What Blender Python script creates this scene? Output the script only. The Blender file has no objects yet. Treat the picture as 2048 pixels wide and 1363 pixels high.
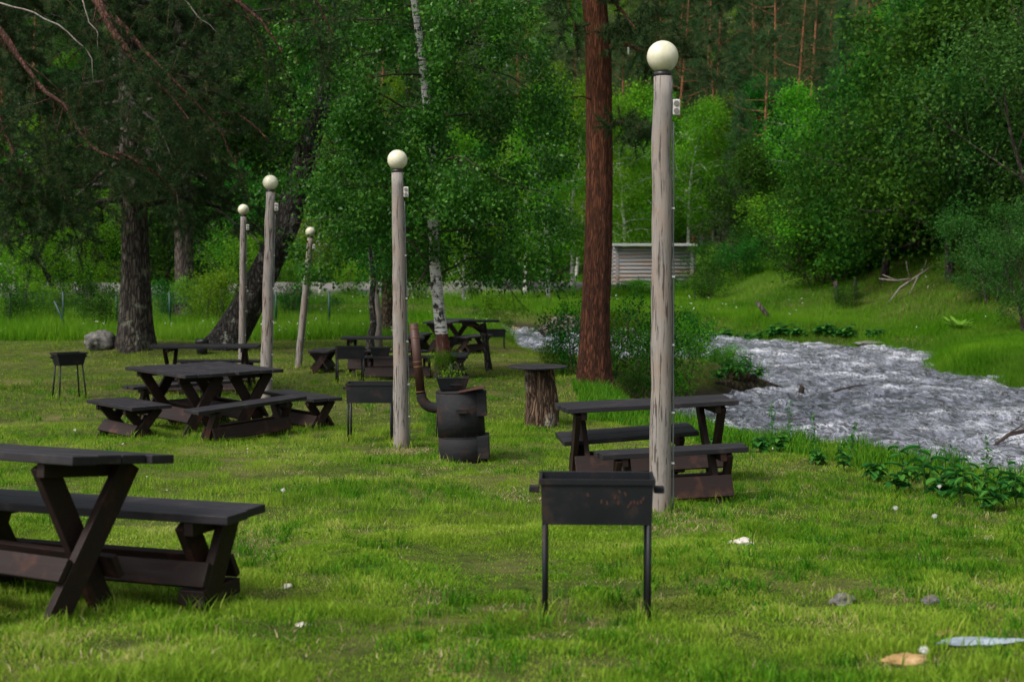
import bpy, bmesh, math, random
import numpy as np
from mathutils import Vector, Matrix, noise as mnoise
PI = math.pi
rad = math.radians
sc = bpy.context.scene
col = sc.collection

# ------------------------------------------------------------------ camera, sky, sun, exposure
CAMZ = 1.65
PITCH = rad(3.65)
cam_d = bpy.data.cameras.new('camera'); cam = bpy.data.objects.new('camera', cam_d); col.objects.link(cam)
cam.location = (0, 0, CAMZ); cam.rotation_euler = (rad(90) - PITCH, 0, 0)
cam_d.lens = 50; cam_d.sensor_width = 36; cam_d.clip_end = 2000; cam_d.clip_start = 0.05
cam_d.dof.use_dof = True; cam_d.dof.focus_distance = 13.0; cam_d.dof.aperture_fstop = 3.2
sc.camera = cam
SUN_EL, SUN_AZ = rad(52), rad(-130)          # azimuth measured from +Y towards +X
world = bpy.data.worlds.new('World'); sc.world = world; world.use_nodes = True
wn = world.node_tree; bg = wn.nodes['Background']
sky = wn.nodes.new('ShaderNodeTexSky'); sky.sky_type = 'NISHITA'; sky.sun_disc = False
sky.sun_elevation = SUN_EL; sky.sun_rotation = SUN_AZ; sky.dust_density = 4.0; sky.air_density = 1.0
hsv = wn.nodes.new('ShaderNodeHueSaturation'); hsv.inputs['Saturation'].default_value = 0.45
wn.links.new(sky.outputs[0], hsv.inputs['Color']); wn.links.new(hsv.outputs[0], bg.inputs[0])
bg.inputs[1].default_value = 0.15
sd = bpy.data.lights.new('sun', 'SUN'); sd.energy = 1.7; sd.angle = rad(14); sd.color = (1, .96, .9)
sun = bpy.data.objects.new('sun', sd); col.objects.link(sun)
sun.rotation_euler = Vector((math.sin(SUN_AZ) * math.cos(SUN_EL), math.cos(SUN_AZ) * math.cos(SUN_EL), math.sin(SUN_EL))).to_track_quat('Z', 'Y').to_euler()
sc.view_settings.view_transform = 'Standard'; sc.view_settings.look = 'None'
sc.view_settings.exposure = 0.55; sc.view_settings.gamma = 1
sc.render.engine = 'CYCLES'
cy = sc.cycles
cy.max_bounces = 5; cy.diffuse_bounces = 3; cy.glossy_bounces = 2; cy.transmission_bounces = 3; cy.transparent_max_bounces = 4
cy.caustics_reflective = False; cy.caustics_refractive = False
cy.use_denoising = True

# ------------------------------------------------------------------ picture <-> place
FPX = 2844.4
CP, SP = math.cos(PITCH), math.sin(PITCH)
def ray(px, py):
    u = (px - 1024) / FPX; v = (681.5 - py) / FPX
    return np.array([u, CP + v * SP, v * CP - SP])
def W(px, py, Y):
    d = ray(px, py); t = Y / d[1]
    return Vector((d[0] * t, Y, CAMZ + d[2] * t))

# ------------------------------------------------------------------ terrain
LY = np.array([-30, 0, 3, 6.4, 9, 11.85, 16.4, 20, 26.6, 34, 45, 80, 125, 400])
LZ = np.array([1.2, .40, .2, 0, -.19, -.35, -.52, -.60, -.71, -.78, -.80, -.65, -.5, -.5])
WATER_Z = -1.35
RIV = np.array([(11, 2), (8.2, 6), (6.4, 9.6), (5.35, 12.9), (4.4, 15.4), (3.3, 17.8), (2.55, 19.8), (2.45, 22.5), (2.6, 26), (3.6, 28.4),
  (5.0, 30.0), (5.3, 31), (4.6, 32), (3.4, 33), (1.9, 35.5), (.9, 40), (.35, 44), (.3, 49.3), (-2.5, 54), (-12, 58), (-12, 61), (-2, 59), (1.0, 53.8), (4.2, 53.6),
  (7.1, 51.2), (8.7, 46.7), (10.5, 44.9), (12.2, 43), (11.6, 40), (10.6, 36.3), (10.9, 33), (11.3, 31), (12.6, 25), (14.5, 18), (17, 10), (20, 0)], float)
def poly_dist(x, y, P):
    """signed distance to polygon, negative inside"""
    d = np.full(x.shape, 1e9); ins = np.zeros(x.shape, bool); n = len(P)
    for i in range(n):
        ax, ay = P[i]; bx, by = P[(i + 1) % n]
        ex, ey = bx - ax, by - ay
        t = np.clip(((x - ax) * ex + (y - ay) * ey) / (ex * ex + ey * ey), 0, 1)
        d = np.minimum(d, np.hypot(x - ax - t * ex, y - ay - t * ey))
        c = (ay > y) != (by > y)
        with np.errstate(divide='ignore', invalid='ignore'):
            xi = ax + (y - ay) * ex / (ey if ey != 0 else 1e-9)
        ins ^= c & (x < xi)
    return np.where(ins, -d, d)
def ss(a, b, v):
    t = np.clip((v - a) / (b - a), 0, 1); return t * t * (3 - 2 * t)
def hash2(ix, iy, s):
    h = np.sin(ix * 127.1 + iy * 311.7 + s * 74.7) * 43758.5453
    return h - np.floor(h)
def vnoise(x, y, s=0):
    ix, iy = np.floor(x), np.floor(y); fx, fy = x - ix, y - iy
    fx = fx * fx * (3 - 2 * fx); fy = fy * fy * (3 - 2 * fy)
    a = hash2(ix, iy, s); b = hash2(ix + 1, iy, s); c = hash2(ix, iy + 1, s); d = hash2(ix + 1, iy + 1, s)
    return (a + (b - a) * fx) * (1 - fy) + (c + (d - c) * fx) * fy
def far_side(x, y):
    # 1 on the bank across the river
    return ((x > 6.5) & (y > 47.5 - (x - 6.5) * .6)) | ((x > 8.5) & (y < 48) & (x > 8.0)) | (y > 57)
def ground(x, y):
    x = np.asarray(x, float); y = np.asarray(y, float)
    base = np.interp(y, LY, LZ)
    d = poly_dist(x, y, RIV)
    sx = x - .02 * y - 6.6
    fs = ss(1, 5, sx) * np.where(y < 30, ss(9, 13, x), 1)
    relu = np.where(sx - 4.6 > 0, (sx - 4.6) ** 2 / (sx - 4.6 + 3.0), 0)
    rise = fs * (-.28 + .085 * np.clip(d, 0, 30)) + .62 * relu * ss(38, 50, y) + .35 * np.maximum(0, x - 16) * (1 - ss(38, 50, y))
    back = np.where(y > 118, (y - 118) ** 2 / (y - 118 + 25) * .52, 0)
    mound = .22 * np.exp(-(((x + 8.6) / 2.2) ** 2 + ((y - 34.5) / 1.6) ** 2)) + .12 * np.exp(-(((x - 1.2) / 1.2) ** 2 + ((y - 24.6) / 1.0) ** 2))
    land = base + rise + back + mound
    land = land + (vnoise(x * .9, y * .9, 1) - .5) * .07 + (vnoise(x * 2.7, y * 2.7, 2) - .5) * .035 + (vnoise(x * .17, y * .17, 3) - .5) * .3 * ss(40, 70, y)
    land = land - .24 * np.exp(-np.clip(d - .6, 0, 9) / 1.8) * ss(31, 35, y) * (1 - ss(49, 53, y)) * (x < 6.5)
    # river bank
    wob = (vnoise(x * .8, y * .8, 5) - .5) * .5
    k = ss(-.1, 1.0, d + wob * np.clip(1 - abs(d - .5) / 1.2, 0, 1))
    bed = WATER_Z - .12 - np.clip(-d, 0, 1.2) * .5
    return bed * (1 - k) + land * k
def gz(x, y): return float(ground(np.array([x]), np.array([y]))[0])
def G(px, py, y0=4.0, y1=160.0):
    d = ray(px, py); Y = np.arange(y0, y1, .05); t = Y / d[1]
    X = d[0] * t; Z = CAMZ + d[2] * t; g = ground(X, Y)
    i = np.argmax(Z < g) if (Z < g).any() else len(Y) - 1
    return Vector((float(X[i]), float(Y[i]), float(g[i])))

# ------------------------------------------------------------------ object helpers
def tag(o, label=None, cat=None, group=None, kind=None):
    if label: o['label'] = label
    if cat: o['category'] = cat
    if group: o['group'] = group
    if kind: o['kind'] = kind
    return o
def empty(name, loc, rz=0, label=None, cat=None, group=None):
    o = bpy.data.objects.new(name, None); col.objects.link(o); o.location = loc; o.rotation_euler = (0, 0, rz)
    o.empty_display_size = .2
    return tag(o, label, cat, group)
def link(name, me, parent=None):
    o = bpy.data.objects.new(name, me); col.objects.link(o)
    if parent is not None: o.parent = parent
    return o
def copy_tree(o, parent=None):
    c = o.copy(); col.objects.link(c)
    if parent is not None: c.parent = parent
    for ch in list(o.children): copy_tree(ch, c)
    return c
def mesh_np(name, V, F, mat, attr=None, smooth=False):
    V = np.asarray(V, np.float32); F = np.asarray(F, np.int32); k = F.shape[1]
    me = bpy.data.meshes.new(name)
    me.vertices.add(len(V)); me.vertices.foreach_set('co', V.ravel())
    me.loops.add(F.size); me.loops.foreach_set('vertex_index', F.ravel())
    me.polygons.add(len(F)); me.polygons.foreach_set('loop_start', np.arange(0, F.size, k, dtype=np.int32))
    if attr:
        for nm, a in attr.items():
            at = me.attributes.new(nm, 'FLOAT', 'FACE'); at.data.foreach_set('value', np.asarray(a, np.float32))
    me.update(calc_edges=True)
    me.polygons.foreach_set('use_smooth', np.full(len(F), smooth))
    me.materials.append(mat)
    return me
class MB:
    def __init__(s): s.v = []; s.f = []; s.sm = []
    def add(s, vs, fs, smooth=False):
        b = len(s.v); s.v += [tuple(v) for v in vs]; s.f += [tuple(i + b for i in f) for f in fs]; s.sm += [smooth] * len(fs); return s
    def box(s, c, size, M=None):
        hx, hy, hz = size[0] / 2, size[1] / 2, size[2] / 2
        vs = [Vector((x, y, z)) for x in (-hx, hx) for y in (-hy, hy) for z in (-hz, hz)]
        if M is not None: vs = [M @ v for v in vs]
        c = Vector(c)
        return s.add([v + c for v in vs], [(0, 1, 3, 2), (4, 6, 7, 5), (0, 4, 5, 1), (2, 3, 7, 6), (0, 2, 6, 4), (1, 5, 7, 3)])
    def board(s, p0, p1, wdir, w, t):
        """a board from p0 to p1, w wide along wdir, t thick"""
        p0, p1 = Vector(p0), Vector(p1); a = (p1 - p0).normalized(); n = a.cross(Vector(wdir)).normalized(); b = n.cross(a)
        vs = []
        for p in (p0, p1):
            for i in (-1, 1):
                for j in (-1, 1): vs.append(p + b * (i * w / 2) + n * (j * t / 2))
        return s.add(vs, [(0, 1, 3, 2), (4, 6, 7, 5), (0, 4, 5, 1), (2, 3, 7, 6), (0, 2, 6, 4), (1, 5, 7, 3)])
    def tube(s, path, rr, n=10, cap=True, smooth=True, wob=0, seed=0):
        path = [Vector(p) for p in path]; m = len(path); vs = []; up = Vector((0, 0, 1)); ref = None
        for i, p in enumerate(path):
            t = (path[min(i + 1, m - 1)] - path[max(i - 1, 0)]).normalized()
            if ref is None: ref = t.orthogonal().normalized()
            ref = (ref - t * ref.dot(t)).normalized(); b = t.cross(ref)
            r = rr[i] if hasattr(rr, '__len__') else rr
            for k in range(n):
                a = 2 * PI * k / n; q = 1 + (wob * mnoise.noise(Vector((math.cos(a) * 2 + seed, math.sin(a) * 2, p.z * 1.2 + p.x))) if wob else 0)
                vs.append(p + (ref * math.cos(a) + b * math.sin(a)) * r * q)
        fs = [(i * n + k, i * n + (k + 1) % n, (i + 1) * n + (k + 1) % n, (i + 1) * n + k) for i in range(m - 1) for k in range(n)]
        s.add(vs, fs, smooth)
        if cap:
            b = len(s.v) - len(vs); s.f += [tuple(b + k for k in range(n - 1, -1, -1)), tuple(b + (m - 1) * n + k for k in range(n))]; s.sm += [False, False]
        return s
    def sphere(s, c, r, nu=24, nv=14, sc3=(1, 1, 1)):
        c = Vector(c); vs = [c + Vector((0, 0, r * sc3[2]))]
        for j in range(1, nv):
            th = PI * j / nv
            for i in range(nu):
                a = 2 * PI * i / nu; vs.append(c + Vector((r * sc3[0] * math.sin(th) * math.cos(a), r * sc3[1] * math.sin(th) * math.sin(a), r * sc3[2] * math.cos(th))))
        vs.append(c - Vector((0, 0, r * sc3[2]))); L = len(vs) - 1
        fs = [(0, 1 + i, 1 + (i + 1) % nu) for i in range(nu)]
        for j in range(nv - 2):
            for i in range(nu):
                a = 1 + j * nu; fs.append((a + i, a + nu + i, a + nu + (i + 1) % nu, a + (i + 1) % nu))
        a = 1 + (nv - 2) * nu
        fs += [(L, a + (i + 1) % nu, a + i) for i in range(nu)]
        return s.add(vs, fs, True)
    def build(s, name, mat, parent=None, bevel=0):
        me = bpy.data.meshes.new(name); me.from_pydata(s.v, [], s.f); me.update()
        me.polygons.foreach_set('use_smooth', s.sm); me.materials.append(mat)
        o = link(name, me, parent)
        if bevel:
            m = o.modifiers.new('bevel', 'BEVEL'); m.width = bevel; m.segments = 2; m.limit_method = 'ANGLE'
        return o

# ------------------------------------------------------------------ materials
class NT:
    def __init__(s, name):
        s.m = bpy.data.materials.new(name); s.m.use_nodes = True; s.t = s.m.node_tree; s.n = s.t.nodes; s.n.clear()
        s.out = s.n.new('ShaderNodeOutputMaterial')
    def node(s, typ, ins=None, **kw):
        n = s.n.new(typ)
        for k, v in kw.items(): setattr(n, k, v)
        for k, v in (ins or {}).items():
            if hasattr(v, 'is_output'): s.t.links.new(v, n.inputs[k])
            else: n.inputs[k].default_value = v
        return n
    def coords(s, scale=(1, 1, 1), which='Object'):
        tc = s.node('ShaderNodeTexCoord'); mp = s.node('ShaderNodeMapping', {'Vector': tc.outputs[which], 'Scale': scale}); return mp.outputs[0]
    def world(s, scale=(1, 1, 1)):
        g = s.node('ShaderNodeNewGeometry'); return s.node('ShaderNodeMapping', {'Vector': g.outputs['Position'], 'Scale': scale}).outputs[0]
    def noise(s, vec, scale, detail=4, rough=.55, dist=0):
        return s.node('ShaderNodeTexNoise', {'Vector': vec, 'Scale': scale, 'Detail': detail, 'Roughness': rough, 'Distortion': dist}).outputs['Fac']
    def ramp(s, fac, stops, interp='LINEAR'):
        r = s.node('ShaderNodeValToRGB', {'Fac': fac}); cr = r.color_ramp; cr.interpolation = interp
        while len(cr.elements) < len(stops): cr.elements.new(.5)
        for e, (p, c) in zip(cr.elements, stops):
            e.position = p; e.color = (*c, 1) if hasattr(c, '__len__') else (c, c, c, 1)
        return r.outputs[0]
    def mix(s, fac, a, b, typ='MIX'):
        n = s.node('ShaderNodeMix', data_type='RGBA', blend_type=typ)
        for i, v in ((0, fac), (6, a), (7, b)):
            if hasattr(v, 'is_output'): s.t.links.new(v, n.inputs[i])
            else: n.inputs[i].default_value = v if i == 0 else (*v, 1) if len(v) == 3 else v
        return n.outputs[2]
    def math(s, op, a, b=0.0, clamp=False):
        n = s.node('ShaderNodeMath', operation=op, use_clamp=clamp)
        for i, v in ((0, a), (1, b)):
            if hasattr(v, 'is_output'): s.t.links.new(v, n.inputs[i])
            else: n.inputs[i].default_value = v
        return n.outputs[0]
    def bump(s, h, strength=.5, dist=.01):
        return s.node('ShaderNodeBump', {'Height': h, 'Strength': strength, 'Distance': dist}).outputs[0]
    def bsdf(s, color, rough=.6, spec=.4, normal=None, metal=0.0):
        i = {'Base Color': color if hasattr(color, 'is_output') else (*color, 1), 'Roughness': rough, 'Specular IOR Level': spec, 'Metallic': metal}
        if normal is not None: i['Normal'] = normal
        return s.node('ShaderNodeBsdfPrincipled', i).outputs[0]
    def done(s, shader): s.t.links.new(shader, s.out.inputs[0]); return s.m

def leaf_mat(name, stops, transl=.35, rough=.5, patch=None, spec=.06, objvar=.0):
    s = NT(name); a = s.node('ShaderNodeAttribute', attribute_name='v').outputs['Fac']
    c = s.ramp(a, stops)
    if patch:
        nz = s.ramp(s.noise(s.world(), patch[0], 3), [(.38, 0), (.62, 1)])
        c = s.mix(s.math('MULTIPLY', nz, patch[2]), c, patch[1])
    if objvar:
        oi = s.node('ShaderNodeObjectInfo').outputs['Random']
        h = s.node('ShaderNodeHueSaturation', {'Color': c, 'Hue': s.math('ADD', s.math('MULTIPLY', oi, .05), .475), 'Value': s.math('ADD', s.math('MULTIPLY', oi, objvar), 1 - objvar / 2)})
        c = h.outputs[0]
    p = s.bsdf(c, rough, spec)
    tr = s.node('ShaderNodeBsdfTranslucent', {'Color': c}).outputs[0]
    return s.done(s.node('ShaderNodeMixShader', {0: transl, 1: p, 2: tr}).outputs[0])

def bark_mat(name, dark, mid, light, scale=9, stretch=.22, bump=.9, lichen=None, height_mix=None):
    s = NT(name); v = s.coords((1, 1, stretch))
    d = s.noise(v, scale * .9, 3)
    vv = s.node('ShaderNodeVectorMath', {0: v, 1: s.node('ShaderNodeVectorMath', {0: s.node('ShaderNodeTexNoise', {'Vector': v, 'Scale': scale * .7, 'Detail': 4}).outputs['Color'], 1: (.09, .09, .09)}, operation='MULTIPLY').outputs[0]}, operation='ADD').outputs[0]
    vo = s.node('ShaderNodeTexVoronoi', {'Vector': vv, 'Scale': scale}, feature='DISTANCE_TO_EDGE').outputs['Distance']
    h = s.ramp(vo, [(0, 0), (.25, 1)])
    fine = s.noise(v, scale * 6, 5)
    c = s.mix(h, dark, s.mix(fine, mid, light))
    c = s.mix(s.math('MULTIPLY', s.ramp(d, [(.3, 1), (.6, 0)]), .55), c, dark)
    if height_mix:
        z = s.node('ShaderNodeSeparateXYZ', {0: s.coords()}).outputs[2]
        f = s.math('DIVIDE', s.math('SUBTRACT', z, height_mix[1]), height_mix[2], clamp=True)
        c = s.mix(s.math('MULTIPLY', f, .8), c, s.mix(h, tuple(x * .22 for x in height_mix[0]), s.mix(fine, tuple(x * .55 for x in height_mix[0]), height_mix[0])))
    if lichen:
        l = s.ramp(s.noise(s.coords(), 3.2, 6, .7), [(.56, 0), (.64, 1)])
        c = s.mix(s.math('MULTIPLY', l, lichen[1]), c, lichen[0])
    hh = s.math('ADD', h, s.math('MULTIPLY', fine, .5))
    return s.done(s.bsdf(c, .85, .2, s.bump(hh, bump, .03)))

def m_stain(name, c0, c1, wear, wear_amt=.5, rough=.5):
    s = NT(name); v = s.coords((1.2, 14, 14)); n1 = s.noise(v, 3, 6, .6); n2 = s.noise(s.coords(), 4.5, 5, .65)
    c = s.mix(n1, c0, c1)
    c = s.mix(s.math('MULTIPLY', s.ramp(n2, [(.54, 0), (.72, 1)]), wear_amt), c, wear)
    return s.done(s.bsdf(c, s.ramp(n1, [(.3, rough - .1), (.7, rough + .15)]), .25, s.bump(n1, .4, .004)))
M = {}
M['table_top'] = m_stain('stained_top_boards', (.008, .0075, .009), (.030, .026, .030), (.085, .07, .062), .45, .48)
M['table_leg'] = m_stain('stained_leg_boards', (.008, .0045, .0035), (.024, .012, .009), (.095, .034, .020), .7, .6)
M['black_steel'] = (lambda s: s.done(s.bsdf(s.mix(s.ramp(s.noise(s.coords(), 6, 6, .7), [(.54, 0), (.70, 1)]), (.007, .008, .010), (.034, .020, .014)), s.ramp(s.noise(s.coords(), 3, 5, .7), [(.35, .40), (.65, .68)]), .28, s.bump(s.noise(s.coords(), 9, 4), .15, .01))))(NT('black_steel'))
M['burnt_steel'] = (lambda s: s.done(s.bsdf(s.mix(s.ramp(s.noise(s.coords((1,1,1.6)), 4, 7, .75), [(.52, 0), (.68, 1)]), (.013, .0135, .015), (.045, .020, .012)), .8, .25, s.bump(s.noise(s.coords((1,1,3)), 3, 6), .5, .03))))(NT('burnt_steel'))
M['rust_pipe'] = (lambda s: s.done(s.bsdf(s.mix(s.noise(s.coords((1, 1, .3)), 6, 6, .7), (.030, .014, .011), (.085, .036, .026)), .55, .4, None, .2)))(NT('rusty_pipe'))
M['rust_edge'] = (lambda s: s.done(s.bsdf(s.mix(s.noise(s.coords(), 20, 6, .7), (.03, .012, .009), (.075, .030, .018)), .7, .3)))(NT('rust'))
M['brass'] = (lambda s: s.done(s.bsdf((.32, .16, .09), .35, .5, None, .6)))(NT('pipe_band'))
def m_post():
    s = NT('weathered_post'); n1 = s.noise(s.coords((16, 16, 1.3)), 3.0, 8, .7, .3); n2 = s.noise(s.coords((1, 1, .5)), 4.5, 5, .65); n3 = s.noise(s.coords((6, 6, 1.6)), 3.4, 6, .7)
    crack = s.ramp(s.noise(s.coords((22, 22, 1.7)), 1.8, 4, .6, .8), [(.38, 1), (.43, 0)])
    c = s.mix(n1, (.12, .105, .095), (.36, .33, .30)); c = s.mix(s.math('MULTIPLY', s.ramp(n2, [(.45, 0), (.66, 1)]), .65), c, (.26, .185, .135))
    c = s.mix(s.math('MULTIPLY', s.ramp(n3, [(.56, 0), (.66, 1)]), .55), c, (.10, .085, .075))
    c = s.mix(s.math('MULTIPLY', crack, .8), c, (.04, .03, .025))
    return s.done(s.bsdf(c, .85, .15, s.bump(s.math('SUBTRACT', s.math('MULTIPLY', n1, .6), crack), .6, .006)))
M['post'] = m_post()
M['globe'] = (lambda s: s.done(s.node('ShaderNodeBsdfPrincipled', {'Base Color': s.mix(s.ramp(s.noise(s.coords(), 9, 5, .7), [(.4, 0), (.75, 1)]), (.66, .64, .48), (.50, .47, .32)), 'Roughness': .22, 'Specular IOR Level': .5, 'Subsurface Weight': .1}).outputs[0]))(NT('opal_globe'))
M['collar'] = (lambda s: s.done(s.bsdf((.02, .02, .022), .4)))(NT('black_plastic'))
M['socket'] = (lambda s: s.done(s.bsdf((.55, .54, .50), .45)))(NT('white_plastic'))
M['socket_hole'] = (lambda s: s.done(s.bsdf((.16, .15, .13), .5)))(NT('socket_cap'))
M['cable'] = (lambda s: s.done(s.bsdf((.12, .13, .125), .5)))(NT('grey_cable'))
M['bark_grey'] = bark_mat('grey_pine_bark', (.010, .008, .007), (.045, .035, .028), (.14, .12, .095), 15, .22, .8, ((.26, .27, .20), .5))
M['bark_red'] = bark_mat('red_pine_bark', (.018, .007, .004), (.085, .027, .011), (.165, .060, .028), 32, .11, .8, height_mix=((.22, .078, .032), 1.6, 4.5))
M['bark_dark'] = bark_mat('dark_lichen_bark', (.008, .007, .006), (.030, .026, .021), (.10, .09, .078), 16, .3, .9, ((.33, .34, .28), .75))
M['bark_orange'] = bark_mat('orange_pine_bark', (.10, .045, .022), (.26, .115, .055), (.42, .19, .09), 12, .3, .4)
M['bark_far'] = bark_mat('dull_bark', (.02, .015, .012), (.07, .055, .045), (.14, .115, .095), 9, .3, .5)
M['stump'] = bark_mat('torn_stump_bark', (.020, .010, .006), (.085, .045, .026), (.30, .20, .13), 24, .12, 1, ((.42, .38, .33), .6))
M['drift'] = bark_mat('driftwood', (.05, .04, .033), (.17, .135, .115), (.34, .29, .25), 9, .5, .8)
M['moss_log'] = bark_mat('mossy_log', (.012, .008, .005), (.05, .035, .018), (.10, .075, .04), 9, .5, 1, ((.06, .075, .012), .8))
M['branch_red'] = bark_mat('red_branch', (.018, .008, .006), (.075, .032, .020), (.17, .080, .050), 18, .4, .4)
def m_birch():
    s = NT('birch_bark'); n = s.noise(s.coords((3, 3, 26)), 1.6, 4, .6); b = s.noise(s.coords((1, 1, .8)), 5.5, 4, .6)
    marks = s.math('MAXIMUM', s.ramp(n, [(.56, 0), (.61, 1)]), s.ramp(b, [(.57, 0), (.62, 1)]))
    c = s.mix(marks, s.mix(s.noise(s.coords(), 16, 4), (.50, .48, .44), (.74, .72, .68)), (.03, .026, .022))
    z = s.node('ShaderNodeSeparateXYZ', {0: s.coords()}).outputs[2]
    low = s.math('SUBTRACT', 1.0, s.ramp(s.math('ADD', z, s.math('MULTIPLY', s.noise(s.coords((6, 6, .6)), 3, 3), .04)), [(.845, 0), (.855, 1)]))
    peel = s.mix(s.ramp(s.noise(s.coords((9, 9, .8)), 3.2, 5, .7), [(.52, 0), (.66, 1)]), (.075, .020, .013), (.30, .22, .17))
    c = s.mix(low, c, s.mix(s.ramp(z, [(.0, 0), (.6, 1)]), (.03, .02, .016), peel))
    return s.done(s.bsdf(c, .6, .3, s.bump(s.math('ADD', n, b), .4, .01)))
M['birch'] = m_birch()
M['birch_far'] = (lambda s: s.done(s.bsdf(s.mix(s.ramp(s.noise(s.coords((2, 2, 9)), 2.0, 5, .7), [(.52, 0), (.6, 1)]), (.52, .50, .45), (.06, .05, .045)), .7)))(NT('far_birch_bark'))
# foliage
M['leaf_birch'] = leaf_mat('birch_leaves', [(0, (.014, .065, .007)), (.5, (.034, .145, .012)), (1, (.115, .29, .03))], .38, .42, spec=.22)
M['leaf_dark'] = leaf_mat('dark_leaves', [(0, (.008, .040, .003)), (.55, (.022, .105, .010)), (1, (.085, .25, .020))], .42, .55, objvar=.4)
M['leaf_bright'] = leaf_mat('bright_leaves', [(0, (.035, .125, .006)), (.6, (.11, .28, .012)), (1, (.24, .46, .03))], .5, .6, objvar=.35)
M['leaf_willow'] = leaf_mat('willow_leaves', [(0, (.018, .062, .010)), (.6, (.048, .125, .020)), (1, (.11, .22, .040))], .35, .5, objvar=.2)
M['needle'] = leaf_mat('pine_needles', [(0, (.010, .030, .009)), (.6, (.026, .060, .017)), (1, (.085, .085, .032))], .15, .5)
M['needle_far'] = leaf_mat('far_pine_needles', [(0, (.016, .044, .014)), (.6, (.040, .090, .028)), (1, (.09, .145, .045))], .2, .6, objvar=.35)
M['lawn_grass'] = leaf_mat('lawn_blades', [(0, (.028, .110, .004)), (.45, (.125, .29, .010)), (.80, (.30, .45, .045)), (.94, (.42, .44, .10)), (1, (.56, .49, .22))], .45, .5, patch=(.75, (.34, .42, .05), .42))
M['mown_grass'] = leaf_mat('mown_blades', [(0, (.060, .130, .010)), (.5, (.14, .28, .010)), (.78, (.27, .37, .04)), (1, (.34, .31, .12))], .35, .6, patch=(.45, (.24, .26, .05), .45))
M['dry_grass'] = leaf_mat('dry_blades', [(0, (.22, .17, .07)), (1, (.50, .43, .24))], .3, .6)
M['meadow_grass'] = leaf_mat('meadow_blades', [(0, (.030, .120, .004)), (.5, (.075, .23, .006)), (1, (.18, .36, .015))], .45, .5, patch=(.22, (.16, .28, .03), .5))
M['bank_grass'] = leaf_mat('bank_blades', [(0, (.020, .090, .005)), (.5, (.055, .19, .008)), (1, (.14, .32, .02))], .4, .45)
M['leaf_plant'] = leaf_mat('broad_plant_leaves', [(0, (.016, .095, .018)), (.6, (.035, .165, .026)), (1, (.08, .24, .03))], .4, .6)
M['leaf_fern'] = leaf_mat('fern_leaves', [(0, (.10, .24, .02)), (1, (.22, .40, .05))], .4, .5)
M['white_flower'] = (lambda s: s.done(s.bsdf((.75, .75, .70), .7)))(NT('white_petals'))
M['stem'] = (lambda s: s.done(s.bsdf((.05, .10, .02), .6)))(NT('green_stem'))
M['twig'] = (lambda s: s.done(s.bsdf((.035, .022, .015), .8)))(NT('brown_twig'))
def m_rock(name, a, b):
    s = NT(name); n = s.noise(s.coords(), 9, 7, .7); return s.done(s.bsdf(s.mix(s.ramp(n, [(.35, 0), (.65, 1)]), a, b), .85, .2, s.bump(n, .8, .02)))
M['rock_grey'] = m_rock('grey_stone', (.06, .055, .05), (.24, .225, .21))
M['rock_boulder'] = m_rock('lichen_boulder', (.035, .035, .028), (.22, .21, .19))
M['rock_white'] = m_rock('pale_stone', (.40, .36, .30), (.72, .66, .58))
M['rock_blue'] = m_rock('blue_slate', (.17, .21, .24), (.33, .39, .42))
M['rock_ochre'] = m_rock('ochre_stone', (.26, .15, .05), (.50, .34, .17))
def m_logs():
    s = NT('weathered_logs'); n = s.noise(s.coords((.35, 5, 5)), 3, 6, .6); c = s.mix(n, (.12, .115, .12), (.34, .33, .34))
    z = s.node('ShaderNodeSeparateXYZ', {0: s.coords()}).outputs[2]
    c = s.mix(s.math('MULTIPLY', s.ramp(s.noise(s.coords((.25, 1, 1.6)), 1.4, 3), [(.5, 0), (.62, 1)]), .6), c, (.30, .20, .14))
    return s.done(s.bsdf(c, .85, .2, s.bump(n, .4, .02)))
M['logs'] = m_logs()
M['log_cap'] = (lambda s: s.done(s.bsdf((.36, .36, .35), .8)))(NT('pale_top_board'))
M['green_metal'] = (lambda s: s.done(s.bsdf((.006, .04, .028), .5)))(NT('green_paint'))
M['bag'] = (lambda s: s.done(s.bsdf((.012, .012, .014), .22, .5, s.bump(s.noise(s.coords(), 9, 5), .8, .03))))(NT('black_bag'))
def m_ground():
    s = NT('ground'); w = s.world()
    n1 = s.noise(w, .6, 5, .6); n2 = s.noise(w, 9, 6, .7); n3 = s.noise(w, 40, 4, .7)
    c = s.mix(s.ramp(n2, [(.35, 0), (.65, 1)]), (.026, .042, .007), (.085, .105, .018))
    c = s.mix(s.math('MULTIPLY', s.ramp(n1, [(.5, 0), (.66, 1)]), .65), c, (.16, .13, .055))
    p = s.node('ShaderNodeSeparateXYZ', {0: w})
    wet = s.math('DIVIDE', s.math('SUBTRACT', -1.12, p.outputs[2]), .12, clamp=True)
    c = s.mix(s.math('MULTIPLY', wet, .9), c, (.030, .024, .016))
    farf = s.math('DIVIDE', s.math('SUBTRACT', p.outputs[1], 55.0), 25.0, clamp=True)
    c = s.mix(s.math('DIVIDE', s.math('SUBTRACT', p.outputs[1], 98.0), 12.0, clamp=True), s.mix(farf, c, s.mix(n1, (.03, .075, .008), (.085, .17, .015))), s.mix(n1, (.012, .020, .006), (.030, .045, .012)))
    return s.done(s.bsdf(c, .95, .1, s.bump(s.math('ADD', n2, n3), .7, .03)))
M['ground'] = m_ground()
M['road'] = (lambda s: s.done(s.bsdf(s.mix(s.noise(s.world(), 1.5, 6, .7), (.10, .09, .08), (.21, .195, .18)), .95)))(NT('gravel_road'))
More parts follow.
